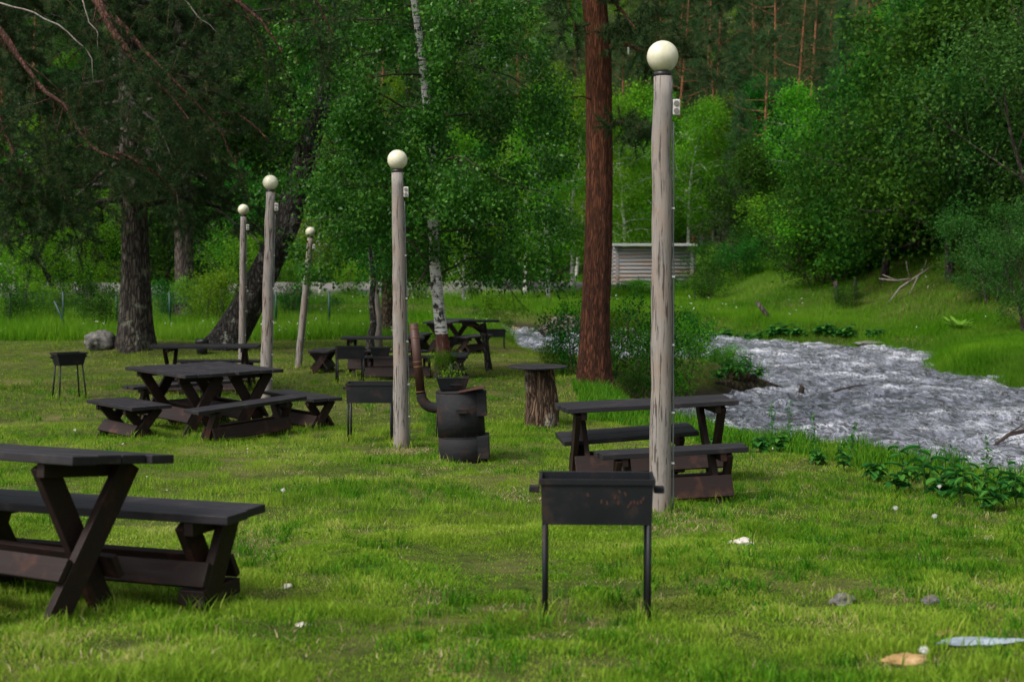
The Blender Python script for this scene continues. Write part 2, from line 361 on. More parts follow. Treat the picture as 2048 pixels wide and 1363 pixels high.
def m_water():
    s = NT('river_water'); w = s.world((1, .55, 1)); w2 = s.world((1.15, .5, 1)); w3 = s.world((.3, .4, 1))
    a = s.noise(w, 3.2, 4, .55, 1.2); b = s.noise(w2, 8, 4, .6, .8); c = s.noise(w2, 17, 3, .6, .4)
    crest = s.node('ShaderNodeAttribute', attribute_name='crest').outputs['Fac']
    big = s.ramp(s.noise(w3, 2.0, 4, .6, .5), [(.38, 0), (.60, 1)])
    rd = s.math('SUBTRACT', 1.0, s.math('MULTIPLY', s.math('ABSOLUTE', s.math('SUBTRACT', s.noise(w2, 2.6, 5, .6, 2.2), .5)), 13.0), clamp=True)
    rd2 = s.math('SUBTRACT', 1.0, s.math('MULTIPLY', s.math('ABSOLUTE', s.math('SUBTRACT', s.noise(w2, 6.0, 4, .6, 1.6), .5)), 9.0), clamp=True)
    f = s.math('ADD', s.math('MULTIPLY', s.math('MAXIMUM', rd, s.math('MULTIPLY', rd2, .8)), .55), s.math('ADD', s.math('MULTIPLY', crest, .34), s.math('MULTIPLY', big, .24)))
    f = s.math('ADD', f, s.math('MULTIPLY', s.math('SUBTRACT', c, .5), .3))
    foam = s.ramp(f, [(.58, 0), (.80, .30), (1.0, .9)])
    h = s.math('ADD', a, s.math('ADD', s.math('MULTIPLY', b, .45), s.math('MULTIPLY', c, .10)))
    nrm = s.bump(h, 1.0, .20)
    tone = s.ramp(s.math('ADD', s.math('MULTIPLY', a, .6), s.math('MULTIPLY', b, .4)), [(.42, 0), (.62, 1)])  # pale ripples paint the sky's reflection into the water colour
    base = s.bsdf(s.mix(tone, (.042, .042, .050), (.27, .285, .34)), .12, .9, nrm)
    fo = s.bsdf((.80, .82, .88), .5, .4, nrm)
    return s.done(s.node('ShaderNodeMixShader', {0: foam, 1: base, 2: fo}).outputs[0])
M['water'] = m_water()

rng = np.random.default_rng(7)
R = random.Random(5)

# ------------------------------------------------------------------ setting: ground, river, road
def axis(lo, hi, fine_lo, fine_hi, step, grow=1.12):
    a = list(np.arange(fine_lo, fine_hi + 1e-6, step)); s = step; x = fine_lo
    left = []
    while x > lo: s *= grow; x -= s; left.append(x)
    s = step; x = fine_hi; right = []
    while x < hi: s *= grow; x += s; right.append(x)
    return np.array(left[::-1] + a + right)
gx = axis(-420, 420, -16, 20, .22, 1.09); gy = axis(-60, 620, 2, 62, .22, 1.07)
XX, YY = np.meshgrid(gx, gy); ZZ = ground(XX, YY)
nx, ny = len(gx), len(gy)
idx = np.arange(nx * ny).reshape(ny, nx)
F = np.stack([idx[:-1, :-1], idx[:-1, 1:], idx[1:, 1:], idx[1:, :-1]], -1).reshape(-1, 4)
g = link('ground', mesh_np('ground', np.stack([XX, YY, ZZ], -1).reshape(-1, 3), F, M['ground'], smooth=True)); tag(g, kind='structure')
# river sheet, with real waves
wx = np.arange(-13, 21, .09); wy = np.concatenate([np.arange(8, 40, .09), np.arange(40, 62, .16)])
XX, YY = np.meshgrid(wx, wy)
d = poly_dist(XX, YY, RIV)
def waves(x, y):
    n = (vnoise(x * 5.2 + y * .4, y * 2.0, 15) - .5) * .045 + (vnoise(x * 1.3 + y * .3, y * 1.0, 11) - .5) * .09 + (vnoise(x * 3.1 - y * .6, y * 2.4, 12) - .5) * .08 + (vnoise(x * 7 + y, y * 5.5, 13) - .5) * .05
    r = 1 - np.abs(2 * vnoise(x * 1.9 + .5 * y, y * 1.5, 14) - 1)
    return n + (r ** 3) * .06 - .02
wz = waves(XX, YY)
crest = np.clip((wz + .02) / .10, 0, 1)
nx, ny = len(wx), len(wy); idx = np.arange(nx * ny).reshape(ny, nx)
F = np.stack([idx[:-1, :-1], idx[:-1, 1:], idx[1:, 1:], idx[1:, :-1]], -1).reshape(-1, 4)
keep = (d[:-1, :-1].ravel() < 1.2); F = F[keep]
fc = crest[:-1, :-1].ravel()[keep]
used = np.unique(F); remap = np.zeros(nx * ny, np.int64); remap[used] = np.arange(len(used))
V = np.stack([XX, YY, WATER_Z + wz], -1).reshape(-1, 3)[used]
me = mesh_np('river_water', V, remap[F], M['water'], smooth=True)
at = me.attributes.new('crest', 'FLOAT', 'POINT'); at.data.foreach_set('value', crest.ravel()[used].astype(np.float32))
tag(link('river_water', me), kind='structure')
# gravel road beyond the meadow on the left
rx = np.arange(-60, 6, 1.5); rv = []
for x in rx:
    yc = 74 + 3.0 * math.sin(x * .06) + .05 * x
    for yy, zz_ in ((-5, .05), (-2, .22), (2, .36), (6, .55)): rv.append((x, yc + yy, gz(x, yc + yy) + zz_))
rv = np.array(rv); n = len(rx)
idx = np.arange(n * 4).reshape(n, 4)
F = np.stack([idx[:-1, :-1], idx[1:, :-1], idx[1:, 1:], idx[:-1, 1:]], -1).reshape(-1, 4)
tag(link('gravel_road', mesh_np('gravel_road', rv, F, M['road'])), kind='structure')

# ------------------------------------------------------------------ foliage generators
def unit(v): return v / np.maximum(np.linalg.norm(v, axis=-1, keepdims=True), 1e-9)
def leaves(P, k, spread, size, rg, down=0., up=.5, wid=.6, clump=None):
    n = len(P); C = np.repeat(P, k, 0) + rg.normal(size=(n * k, 3)) * spread
    a = unit(rg.normal(size=(n * k, 3)) + np.array([0, 0, -down])); nn = unit(rg.normal(size=(n * k, 3)) + np.array([0, 0, up]))
    b = unit(np.cross(a, nn)); s = size * rg.uniform(.65, 1.25, (n * k, 1))
    V = np.stack([C, C + a * s * .45 + b * s * wid * .5, C + a * s, C + a * s * .45 - b * s * wid * .5], 1).reshape(-1, 3)
    F = np.arange(n * k * 4).reshape(-1, 4)
    cl = rg.uniform(0, 1, n) if clump is None else clump
    v = np.clip(np.repeat(cl, k) * .55 + rg.uniform(0, .45, n * k), 0, 1)
    return V, F, v
def needles(P, D, k, length, width, rg, cone=.9):
    n = len(P); base = np.repeat(P, k, 0) + np.repeat(D, k, 0) * rg.uniform(-length, length * .4, (n * k, 1))
    a = unit(np.repeat(D, k, 0) * (1.2 - cone) + unit(rg.normal(size=(n * k, 3))) * cone)
    b = unit(np.cross(a, rg.normal(size=(n * k, 3)))); L = length * rg.uniform(.7, 1.2, (n * k, 1))
    V = np.stack([base - b * width * .5, base + b * width * .5, base + a * L], 1).reshape(-1, 3)
    v = np.clip(np.repeat(rg.uniform(0, 1, n), k) * .6 + rg.uniform(0, .4, n * k), 0, 1)
    return V, np.arange(n * k * 3).reshape(-1, 3), v
def tubes(paths, n=6):
    """paths: list of (pts Nx3, radii N) -> V, F quads"""
    Vs, Fs, b = [], [], 0; ang = np.arange(n) * 2 * PI / n; ca, sa = np.cos(ang), np.sin(ang)
    for P, r in paths:
        P = np.asarray(P, float); m = len(P); T = unit(np.gradient(P, axis=0)); ref = np.cross(T[0], [0.3, .2, 1.0] if abs(T[0][2]) < .9 else [1.0, 0, 0])
        rows = []
        for i in range(m):
            ref = ref - T[i] * ref.dot(T[i]); ref = ref / (np.linalg.norm(ref) + 1e-9); bi = np.cross(T[i], ref)
            rows.append(P[i] + (ca[:, None] * ref + sa[:, None] * bi) * r[i])
        Vs.append(np.concatenate(rows)); ix = b + np.arange(m * n).reshape(m, n); nx_ = np.roll(ix, -1, 1)
        Fs.append(np.stack([ix[:-1], nx_[:-1], nx_[1:], ix[1:]], -1).reshape(-1, 4)); b += m * n
    return np.concatenate(Vs), np.concatenate(Fs)
def wander(start, dr, L, n, rg, wig=.25, pull=(0, 0, 0)):
    P = [np.array(start, float)]; d = unit(np.array(dr, float)); st = L / (n - 1); pull = np.array(pull)
    for i in range(n - 1):
        d = unit(d + rg.normal(size=3) * wig * .5 + pull * (st / L)); P.append(P[-1] + d * st)
    return np.array(P)
def resample(P, R_, n):
    P = np.asarray(P, float); s = np.concatenate([[0], np.cumsum(np.linalg.norm(np.diff(P, axis=0), axis=1))]); t = np.linspace(0, s[-1], n)
    return np.stack([np.interp(t, s, P[:, i]) for i in range(3)], 1), np.interp(t, s, R_)
def rough_trunk(P, rr, rg, n=28, rings=60, amp=.05, flare=.5, flare_h=.6, freq=5):
    """one thick trunk with a ribbed, flared surface"""
    P, rr = resample(P, rr, rings); T = unit(np.gradient(P, axis=0)); ref = np.cross(T[0], [1.0, 0.3, 0]); V = []
    ang = np.arange(n) * 2 * PI / n; ph = rg.uniform(0, 6, 4); s = 0
    for i in range(rings):
        ref = ref - T[i] * ref.dot(T[i]); ref /= np.linalg.norm(ref); bi = np.cross(T[i], ref)
        if i: s += np.linalg.norm(P[i] - P[i - 1])
        fl = flare * math.exp(-s / flare_h)
        rib = amp * np.sin(ang * freq + ph[0] + s * .6) + amp * .8 * np.sin(ang * (freq * 2 + 1) + ph[1] - s * 1.1) + amp * .7 * (vnoise(ang * 5, np.full(n, s * 4), 21) - .5)
        q = 1 + rib + fl * (1 + .35 * np.sin(ang * 3 + ph[2]) + .25 * np.sin(ang * 5 + ph[3]))
        V.append(P[i] + (np.cos(ang)[:, None] * ref + np.sin(ang)[:, None] * bi) * (rr[i] * q)[:, None])
    ix = np.arange(rings * n).reshape(rings, n); nx_ = np.roll(ix, -1, 1)
    return np.concatenate(V), np.stack([ix[:-1], nx_[:-1], nx_[1:], ix[1:]], -1).reshape(-1, 4)
def cat(parts):
    Vs, Fs, b = [], [], 0
    for V, F in parts: Vs.append(V); Fs.append(F + b); b += len(V)
    return np.concatenate(Vs), np.concatenate(Fs)
def at_path(P, t):
    P = np.asarray(P); i = min(int(t * (len(P) - 1)), len(P) - 2); f = t * (len(P) - 1) - i
    return P[i] * (1 - f) + P[i + 1] * f
def branch_out(limbs, rg, nsub=6, sublen=.4, wig=.35, pull=(0, 0, .1), ntw=6, tw=.35, lo=.25, subr=.012):
    """from main limbs grow side branches and twigs; returns tube paths and twig tips with directions"""
    tubesout, TP, TD = [], [], []
    for P, r0 in limbs:
        L = np.linalg.norm(P[-1] - P[0])
        for j in range(nsub):
            t = lo + (1 - lo) * (j + rg.uniform(0, 1)) / nsub; t = min(t, .999)
            p = at_path(P, t); ax = unit(P[min(int(t * (len(P) - 1)) + 1, len(P) - 1)] - P[max(int(t * (len(P) - 1)) - 0, 0)] + 1e-6)
            dr = unit(ax * .6 + rg.normal(size=3) * .75)
            sl = L * sublen * rg.uniform(.6, 1.1) * (1.15 - t * .5)
            Q = wander(p, dr, sl, 5, rg, wig, pull); tubesout.append((Q, np.linspace(max(subr * (1.3 - t), .004), .003, 5)))
            for k in range(ntw):
                u = .2 + .8 * (k + rg.uniform(0, 1)) / ntw; q = at_path(Q, min(u, .999)); dd = unit(unit(Q[-1] - Q[0]) * .7 + rg.normal(size=3) * .6)
                TP.append(q + dd * tw * rg.uniform(.2, 1)); TD.append(dd)
    return tubesout, np.array(TP), np.array(TD)

def gaps(P, f=1.1, thr=.40, seed=0):
    n = (vnoise(P[:, 0] * f + P[:, 1] * f * .45 + 50, P[:, 2] * f - P[:, 1] * f * .6 + 50, 90 + seed) * .65 + vnoise(P[:, 0] * f * 2.3 + 50, P[:, 2] * f * 2.3 + P[:, 1] * f * 2 + 90, 91 + seed) * .35)
    return n > thr
def proto_broad(seed, H, crown_w, t0, nl, leaf, mat, bark, k=7, spread=.28, multi=1, elev=(20, 60), trunk_r=.12, down=.2, pull=(0, 0, .25), lean=0, nsub=7, ntw=7, shape='round'):
    """a broadleaf tree or shrub standing at the origin; returns (trunk mesh, crown mesh)"""
    rg = np.random.default_rng(seed); limbs, tb = [], []
    for m in range(multi):
        a = rg.uniform(0, 6.28); out = .28 if multi > 1 else 0
        T = wander((0.05 * math.cos(a) * multi, .05 * math.sin(a) * multi, -.15), (math.cos(a) * out + lean, math.sin(a) * out, 1), H * (rg.uniform(.75, .95) if multi > 1 else .92), 9, rg, .12, (0, 0, .3))
        tb.append((T, np.linspace(trunk_r, trunk_r * .12, 9))); n = max(3, nl // multi)
        for i in range(n):
            t = t0 + (1 - t0) * (i + rg.uniform(0, .9)) / n; az = i * 2.4 + rg.uniform(-.5, .5) + m
            w = math.sin(PI * min(1, (t - t0) / (1 - t0) * .8 + .18)) if shape == 'round' else (1.05 - (t - t0) / (1 - t0) * .85)
            el = rad(rg.uniform(*elev)); L = crown_w * .5 * w * rg.uniform(.75, 1.15) + .1
            P = wander(at_path(T, min(t, .99)), (math.cos(az) * math.cos(el), math.sin(az) * math.cos(el), math.sin(el)), L, 6, rg, .25, pull)
            limbs.append((P, .03)); tb.append((P, np.linspace(trunk_r * .35 * (1.2 - t), .006, 6)))
    tt, TP, TD = branch_out(limbs, rg, nsub, .42, .35, pull, ntw, .3 * max(1, crown_w / 5), lo=.15, subr=trunk_r * .12)
    V, F = tubes(tb, 7); V2, F2 = tubes(tt, 3)
    V, F = cat([(V, F), (V2, F2)])
    trunk = mesh_np('trunk', V, F, bark, smooth=True)
    ok = gaps(TP, 4.5 / crown_w, .38, seed % 9); TP, TD = TP[ok], TD[ok]
    V, F, v = leaves(TP, int(k * 1.2), spread, leaf, rg, down)
    return trunk, mesh_np('crown', V, F, mat, {'v': v})
def proto_pine(seed, H, w, t0, nl, bark, mat, nlen=.3, nwid=.02, k=16, trunk_r=.2, spruce=False, nsub=6, ntw=5):
    rg = np.random.default_rng(seed); T = wander((0, 0, -.3), (0, 0, 1), H, 10, rg, .035, (0, 0, .2)); tb = [(T, np.linspace(trunk_r, trunk_r * .15, 10))]; limbs = []
    for i in range(nl):
        t = t0 + (1 - t0) * (i + rg.uniform(0, .9)) / nl; az = i * 2.4 + rg.uniform(-.4, .4)
        w_ = (1.02 - (t - t0) / (1 - t0)) if spruce else math.sin(PI * min(1, (t - t0) / (1 - t0) * .75 + .22))
        el = rad(rg.uniform(-12, 12) if spruce else rg.uniform(-5, 35)); L = w * .5 * w_ * rg.uniform(.7, 1.15) + .1
        P = wander(at_path(T, min(t, .99)), (math.cos(az) * math.cos(el), math.sin(az) * math.cos(el), math.sin(el)), L, 5, rg, .2, (0, 0, .15))
        limbs.append((P, .03)); tb.append((P, np.linspace(trunk_r * .3 * (1.2 - t), .008, 5)))
    tt, TP, TD = branch_out(limbs, rg, nsub, .4, .3, (0, 0, .1), ntw, .25 * max(.5, w / 5), lo=.2)
    V, F = cat([tubes(tb, 8), tubes(tt, 3)])
    trunk = mesh_np('trunk', V, F, bark, smooth=True)
    V, F, v = needles(TP, TD, k, nlen, nwid, rg)
    return trunk, mesh_np('crown', V, F, mat, {'v': v})
def plant(name, protos, loc, s=1, rz=0, label=None, category='tree', group=None, tilt=0, sz=None):
    r = empty(name, loc, rz, label, category, group); r.scale = (s, s, sz or s)
    if tilt: r.rotation_euler = (tilt, 0, rz)
    link('trunk', protos[0], r); link('crown', protos[1], r); return r

# ------------------------------------------------------------------ picnic furniture
def trestle(name, L, Wd, H, planks, label, cat_, group, loc, yaw, tilt=0, roll=0, top='table_top', leg_w=.12, inset=.24, stretch=(1, -1), seed=0, strw=.17, foot=False):
    r = empty(name, loc, yaw, label, cat_, group); r.rotation_euler = (roll, tilt, yaw); rr = random.Random(seed + int(L * 100))
    t = .04; pw = Wd / planks; b = MB()
    for i in range(planks):
        y = -Wd / 2 + pw * (i + .5); e = rr.uniform(-.02, .02)
        b.box((e, y, H - t / 2 + rr.uniform(-.002, .002)), (L + rr.uniform(-.03, .02), pw - .008, t), Matrix.Rotation(rr.uniform(-.004, .004), 3, 'Z'))
    b.build(top, M['table_top'], r, .004)
    bh = .065; zt = H - t - .001; sp = Wd * .41 - leg_w * .25
    for s in (-1, 1):
        x = s * (L / 2 - inset)
        MB().box((x, 0, zt - bh / 2), (.05, Wd * .88, bh)).build('crossbeam', M['table_leg'], r, .004)
        for q in (-1, 1):
            xo = x + s * (-.049 if q > 0 else .049) * 1.0
            MB().board((xo, q * sp, zt - .004), (xo, -q * sp * 1.04, -.03), (0, 1, 0), leg_w * .86, .045).build('leg', M['table_leg'], r, .004)
    if foot:
        for s in (-1, 1): MB().box((s * (L / 2 - inset), 0, .035), (.14, Wd * .86, .075)).build('foot_board', M['table_leg'], r, .006)
    # slanted stretcher boards lie on the lower halves of the legs
    lv = Vector((0, sp * 2, H)).normalized()
    for q in stretch:
        yc = q * (sp * .40 + leg_w * .42 + .012); zc = H * .32
        a = Vector((-(L / 2 - inset + .07), yc, zc)); c = Vector(((L / 2 - inset + .07), yc, zc))
        MB().board(a, c, (0, q * lv.y, -lv.z), strw, .032).build('stretcher', M['table_leg'], r, .004)
    return r
TG, BG_ = 'dark wooden picnic tables', 'dark wooden picnic benches'
def table(x, y, yaw, L, Wd, label, tilt=0, roll=0, H=.75, planks=4, z=None, **k):
    return trestle('picnic_table', L, Wd, H, planks, label, 'picnic table', TG, (x, y, gz(x, y) if z is None else z), rad(yaw), rad(tilt), rad(roll), 'table_top', **k)
def bench(x, y, yaw, L, Wd, label, tilt=0, roll=0, H=.43, planks=2, z=None, **k):
    k.setdefault('leg_w', .10); k.setdefault('inset', .2); k.setdefault('strw', .15)
    return trestle('picnic_bench', L, Wd, H, planks, label, 'bench', BG_, (x, y, gz(x, y) if z is None else z), rad(yaw), rad(tilt), rad(roll), 'seat', **k)
# near left set
table(-2.43, 6.58, 146, 1.72, .56, 'large dark picnic table cut by the left edge of the photo, nearest of all', roll=6, tilt=2, H=.75, leg_w=.13, inset=.25, strw=.11, z=-.02)
bench(-2.01, 6.86, 158, 1.66, .36, 'dark wooden bench behind the nearest picnic table, its right end clear', tilt=1.0, leg_w=.145, inset=.20, foot=True, strw=.12, z=-.0)
bench(-2.97, 6.22, 150, 1.6, .30, 'bench with only its dark seat tip showing at the left edge of the photo', z=-.03)
# middle set: two tables side by side
u = Vector((-.64, .77)); w_ = Vector((.77, .64)); Fp = Vector((-3.77, 16.35)); UY = 129.7
c1 = Fp + u * .8 + w_ * .32; c2 = Fp + u * .76 + w_ * .97
table(c1.x, c1.y, UY, 1.62, .64, 'left one of two dark tables pushed side by side, by the short bench', leg_w=.14, inset=.26)
table(c2.x, c2.y, UY, 1.60, .62, 'right one of two dark tables pushed side by side, before a brown lamp post', leg_w=.14, inset=.26)
bench(-4.42, 16.30, 131, 1.15, .50, 'short wide dark bench left of the two joined tables', planks=3, inset=.22, leg_w=.12, stretch=(1,))
bench(-3.02, 16.15, 54, 1.65, .27, 'narrow sloping bench across the near ends of the joined tables', tilt=-1, roll=3, inset=.3, stretch=(1, -1))
bench(-2.62, 17.62, 128, 1.3, .40, 'dark bench on the right side of the two joined tables', inset=.2, leg_w=.11)
bench(-4.40, 18.75, 40, 1.5, .32, 'dark bench along the far ends of the two joined tables', inset=.25)
# set behind it
table(-5.06, 23.6, 1, 1.75, .66, 'long dark table behind the two joined tables, below the leaning tree', inset=.26, leg_w=.11)
bench(-4.95, 22.75, 2, 1.5, .32, 'dark bench on the near side of the table below the leaning tree')
bench(-5.1, 24.6, 0, 1.5, .32, 'dark bench on the far side of the table below the leaning tree')
# set behind the middle lamp post
table(-2.45, 27.0, 1, 1.55, .66, 'dark table seen side on behind the post with the cable', inset=.18, leg_w=.12, strw=.22)
bench(-2.12, 26.35, 1, 1.35, .34, 'dark bench in front of the side on table, solid with stretcher boards', inset=.14, strw=.2)
bench(-2.35, 27.9, -1, 1.4, .32, 'dark bench behind the side on table, its thin seat line showing above')
p = G(641, 748); bench(p.x, p.y + .4, 86, .9, .42, 'dark bench seen end on left of the paired braziers', planks=2, inset=.12, leg_w=.13)
p = G(912, 757); bench(p.x, p.y + .4, 88, .9, .42, 'dark bench seen end on just behind the birch trunk', inset=.12, leg_w=.13)
# far set near the river
table(-1.52, 34.2, 74, 1.8, .72, 'farthest dark table with a pale shining top, before the river bend', inset=.2, leg_w=.13, z=gz(-1.5, 34) + .02)
bench(-2.25, 34.0, 80, 1.3, .42, 'far dark bench left of the table with the shining top', inset=.16, leg_w=.12)
bench(-.93, 34.0, 62, 1.2, .44, 'far dark bench right of the table with the shining top', inset=.16, leg_w=.12)
# right set by the river
table(1.17, 12.2, 8, 1.50, .56, 'dark picnic table on the bank behind the tallest lamp post', tilt=-2, H=.74, leg_w=.13, inset=.17, strw=.17, z=gz(1.17, 12.2) + .01)
bench(1.25, 10.98, 8, 1.18, .27, 'narrow dark bench in front of the riverside picnic table', tilt=-2, H=.44, inset=.2, leg_w=.11, strw=.17)
bench(1.02, 12.45, 10, 1.22, .40, 'dark bench on the river side of the riverside picnic table', tilt=-3, roll=5, H=.44, inset=.2, z=gz(1, 12.4) + .02)
# ------------------------------------------------------------------ charcoal braziers
def brazier(px, pyb, yaw, L, Wd, D, H, taper, label, leg_r=.011, splay=.0, handle=True, holes=False, Y=None):
    p = G(px, pyb) if Y is None else Vector((0, 0, 0)); r = empty('charcoal_brazier', p, rad(yaw), label, 'brazier', 'steel charcoal braziers on legs')
    b = MB(); t = .006; z0, z1 = H - D, H
    tx, ty = L / 2, Wd / 2; bx, by = L / 2 * taper, Wd / 2 * taper
    def ring(x, y, z): return [(-x, -y, z), (x, -y, z), (x, y, z), (-x, y, z)]
    vs = ring(bx, by, z0) + ring(tx, ty, z1) + ring(tx - t, ty - t, z1) + ring(bx - t, by - t, z0 + t)
    fs = [(3, 2, 1, 0)] + [(i, (i + 1) % 4, 4 + (i + 1) % 4, 4 + i) for i in range(4)] + [(4 + i, 4 + (i + 1) % 4, 8 + (i + 1) % 4, 8 + i) for i in range(4)] + [(8 + i, 8 + (i + 1) % 4, 12 + (i + 1) % 4, 12 + i) for i in range(4)] + [(12, 13, 14, 15)]
    b.add(vs, fs)
    # folded rim
    for s in (-1, 1):
        b.box((0, s * (ty + .004), z1 - .012), (L + .016, .008, .026)); b.box((s * (tx + .004), 0, z1 - .0125), (.008, Wd - .001, .025))
    b.build('fire_box', M['black_steel'], r, .0015)
    if holes:
        h = MB(); rr = random.Random(3)
        for k, (hx, hz) in enumerate([(-.04, .135), (.02, .105), (.045, .10), (.08, .125), (.095, .10), (.10, .15), (.125, .14), (.15, .10), (.165, .105), (.18, .10), (.14, .085), (.195, .105), (.205, .12)]):
            h.box((hx, -ty * (taper + (1 - taper) * hz / D) - .001, z0 + hz), (.008, .002, .016), Matrix.Rotation(rr.uniform(-.5, .5), 3, 'Y'))
        h.build('rust_marks', M['rust_edge'], r)
    for sx in (-1, 1):
        for sy in (-1, 1):
            x, y = sx * (bx - .012), sy * (by - .012)
            MB().tube([(x, y, z0 + .002), (x + sx * splay, y + sy * splay, -.04)], leg_r, 8).build('leg', M['black_steel'], r)
        if handle:
            MB().box((sx * (tx + .030), 0, z1 - .062), (.046, .05, .028)).build('handle', M['black_steel'], r, .003)
    if holes:
        c = MB(); rr = random.Random(9)
        for k in range(60): c.box((rr.uniform(-tx * .85, tx * .85), rr.uniform(-ty * .7, ty * .7), z0 + .03 + rr.uniform(0, .03)), (.035, .03, .03), Matrix.Rotation(rr.uniform(0, 3), 3, 'Z') @ Matrix.Rotation(rr.uniform(0, 3), 3, 'X'))
        c.build('ash_bed', M['rock_boulder'], r)
    return r
brazier(1192, 1243, -2.4, .50, .22, .205, .665, .97, 'nearest black charcoal brazier on two visible thin legs, pierced with rusty holes', leg_r=.0125, holes=True)
brazier(742, 884, -1, .52, .27, .22, .675, .97, 'black charcoal brazier half hidden by the lamp post left of the stove', leg_r=.012)
brazier(700, 767, 14, .50, .27, .22, .67, .97, 'black brazier beside the bench seen end on, in front of the side on table', leg_r=.014)
brazier(139, 796, 38, .46, .30, .19, .70, .80, 'tapered black brazier standing alone at the left on splayed legs', leg_r=.013, splay=.04)
brazier(992, 697, 8, .46, .25, .2, .50, .97, 'farthest small black brazier beside the river bend', leg_r=.012)

# ------------------------------------------------------------------ lamp posts
def lamp_post(px, pyb, pxt, pyt, r0, r1, gr, label, side=1, cable=True, seed=0, globe=True):
    p = G(px, pyb); top = W(pxt, pyt, p.y); d = top - p
    r = empty('lamp_post', p, 0, label, 'lamp post', 'wooden lamp posts with round globes'); rr = random.Random(seed)
    n = 22; path = [Vector((0, 0, -.1)).lerp(Vector((d.x, 0, d.z)), i / n) + Vector((mnoise.noise(Vector((seed, i * .35, 0))) * .012, 0, 0)) for i in range(n + 1)]
    MB().tube(path, [r0 + (r1 - r0) * i / n + .005 * mnoise.noise(Vector((i * .5, seed, 3))) for i in range(n + 1)], 20, wob=.035, seed=seed).build('post', M['post'], r)
    t = Vector((d.x, 0, d.z)); MB().tube([t + Vector((0, 0, -.002)), t + Vector((0, 0, .03)), t + Vector((0, 0, .034))], [gr * .55, gr * .55, gr * .42], 24).build('collar', M['collar'], r)
    g_ = MB().sphere(t + Vector((0, 0, .03 + gr * .97)), gr, 40, 24).build('globe', M['globe'], r)
    k = .93; q = t * k; bx = side * (r1 + .028)
    s = MB().box(q + Vector((bx, -.01, 0)), (.052, .05, .11)).build('socket_box', M['socket'], r, .006)
    h = MB()
    for z in (-.026, .026): h.tube([q + Vector((bx, -.0345, z)), q + Vector((bx, -.0415, z))], .019, 14)
    h.build('socket_cap', M['socket_hole'], s)
    if cable:
        pts = []
        for i in range(24):
            f = i / 23; a = t * (k * (1 - f) - .015 * (1 - f)); a.z -= .055 * (1 - f)
            rad_ = r1 + (r0 - r1) * f; pts.append(a + Vector((side * (rad_ + .010 + .006 * mnoise.noise(Vector((f * 9, seed, 1)))), -.012, 0)))
        MB().tube(pts, .0065, 6).build('cable', M['cable'], r)
        for i in (5, 9, 13, 17, 20): MB().box(pts[i] + Vector((-side * .004, -.002, 0)), (.022, .022, .012)).build('cable_clip', M['socket'], r)
    return r
lamp_post(1321, 1026, 1325, 153, .079, .067, .1105, 'nearest and tallest lamp post, straight grey wood beside the near brazier', seed=1)
lamp_post(803, 896, 795, 345, .086, .062, .108, 'lamp post with cable left of the barrel stove', seed=2)
lamp_post(530, 806, 541, 384, .088, .066, .110, 'patchy brown lamp post rising behind the two joined tables', seed=3)
lamp_post(483, 742, 487, 433, .066, .060, .108, 'slim grey lamp post in front of the leaning tree', seed=4)
lamp_post(595, 735, 621, 476, .070, .060, .098, 'leaning lamp post whose globe hides among birch leaves', seed=5)
p = G(757, 700); r = empty('wooden_post', p, 0, 'thin leaning grey post right of the dark sapling trunk', 'post')
MB().tube([(.02, 0, -.1), (-.02, 0, .8), (-.08, 0, 1.6), (-.17, 0, 2.4)], [.10, .09, .085, .075], 12, wob=.08, seed=3).build('post', M['post'], r)

# ------------------------------------------------------------------ barrel stove with its pipe
p = G(927, 922); r = empty('barrel_stove', p, rad(0), 'black rusty barrel stove with a tall copper brown chimney pipe', 'stove'); sx = 1 / 197.0
r.rotation_euler = (0, rad(-1.8), rad(0))
MB().tube([(0, 0, -.03), (0, 0, .13), (0, 0, .265)], [.246, .246, .244], 40, wob=.006).build('base_ring', M['burnt_steel'], r)
MB().tube([(-.01, 0, .262), (-.012, 0, .45), (-.015, 0, .70)], [.239, .237, .240], 40, cap=True, wob=.008, seed=4).build('barrel', M['burnt_steel'], r)
MB().tube([(-.0, 0, .255), (0, 0, .268)], [.2475, .2475], 32, cap=False).build('seam_ring', M['burnt_steel'], r)
b = MB(); b.box((.185, -.02, .585), (.13, .30, .235)); b.build('fire_door_box', M['burnt_steel'], r, .004)
b = MB(); b.box((.20, -.03, .155), (.13, .33, .225)); b.build('ash_door_box', M['burnt_steel'], r, .004)
b = MB(); b.box((.01, -.252, .545), (.11, .04, .014)); b.box((.01, -.268, .528), (.11, .008, .036)); b.build('handle', M['burnt_steel'], r, .002)
b = MB(); b.tube([(-.013, 0, .70), (-.013, 0, .715)], [.242, .24], 32); b.build('lid', M['burnt_steel'], r)
b = MB(); b.box((.11, -.10, .735), (.26, .30, .006), Matrix.Rotation(rad(-9), 3, 'Y')); b.build('cover_plate', M['rust_edge'], r)
b = MB(); b.tube([(-.24, -.05, .52), (-.255, -.05, .36), (-.262, -.05, .26)], [.008, .008, .004], 6); b.build('poker_hook', M['burnt_steel'], r)
pipe = [(-.21, 0, .545), (-.27, 0, .545), (-.32, 0, .558), (-.365, 0, .59), (-.395, 0, .64), (-.405, 0, .70)]
MB().tube(pipe, [.052, .052, .053, .053, .052, .050], 20, cap=False).build('elbow_pipe', M['burnt_steel'], r)
up = [Vector((-.405, 0, .70)), Vector((-.452, 0, 1.40))]
ch = MB().tube(up, [.045, .045], 24).build('chimney_pipe', M['rust_pipe'], r)
for f in (.02, .38, .45, .80, .93):
    a = up[0].lerp(up[1], f); MB().tube([a, a + (up[1] - up[0]) * .012], [.0475, .0475], 24, cap=False).build('pipe_band', M['brass'], ch)
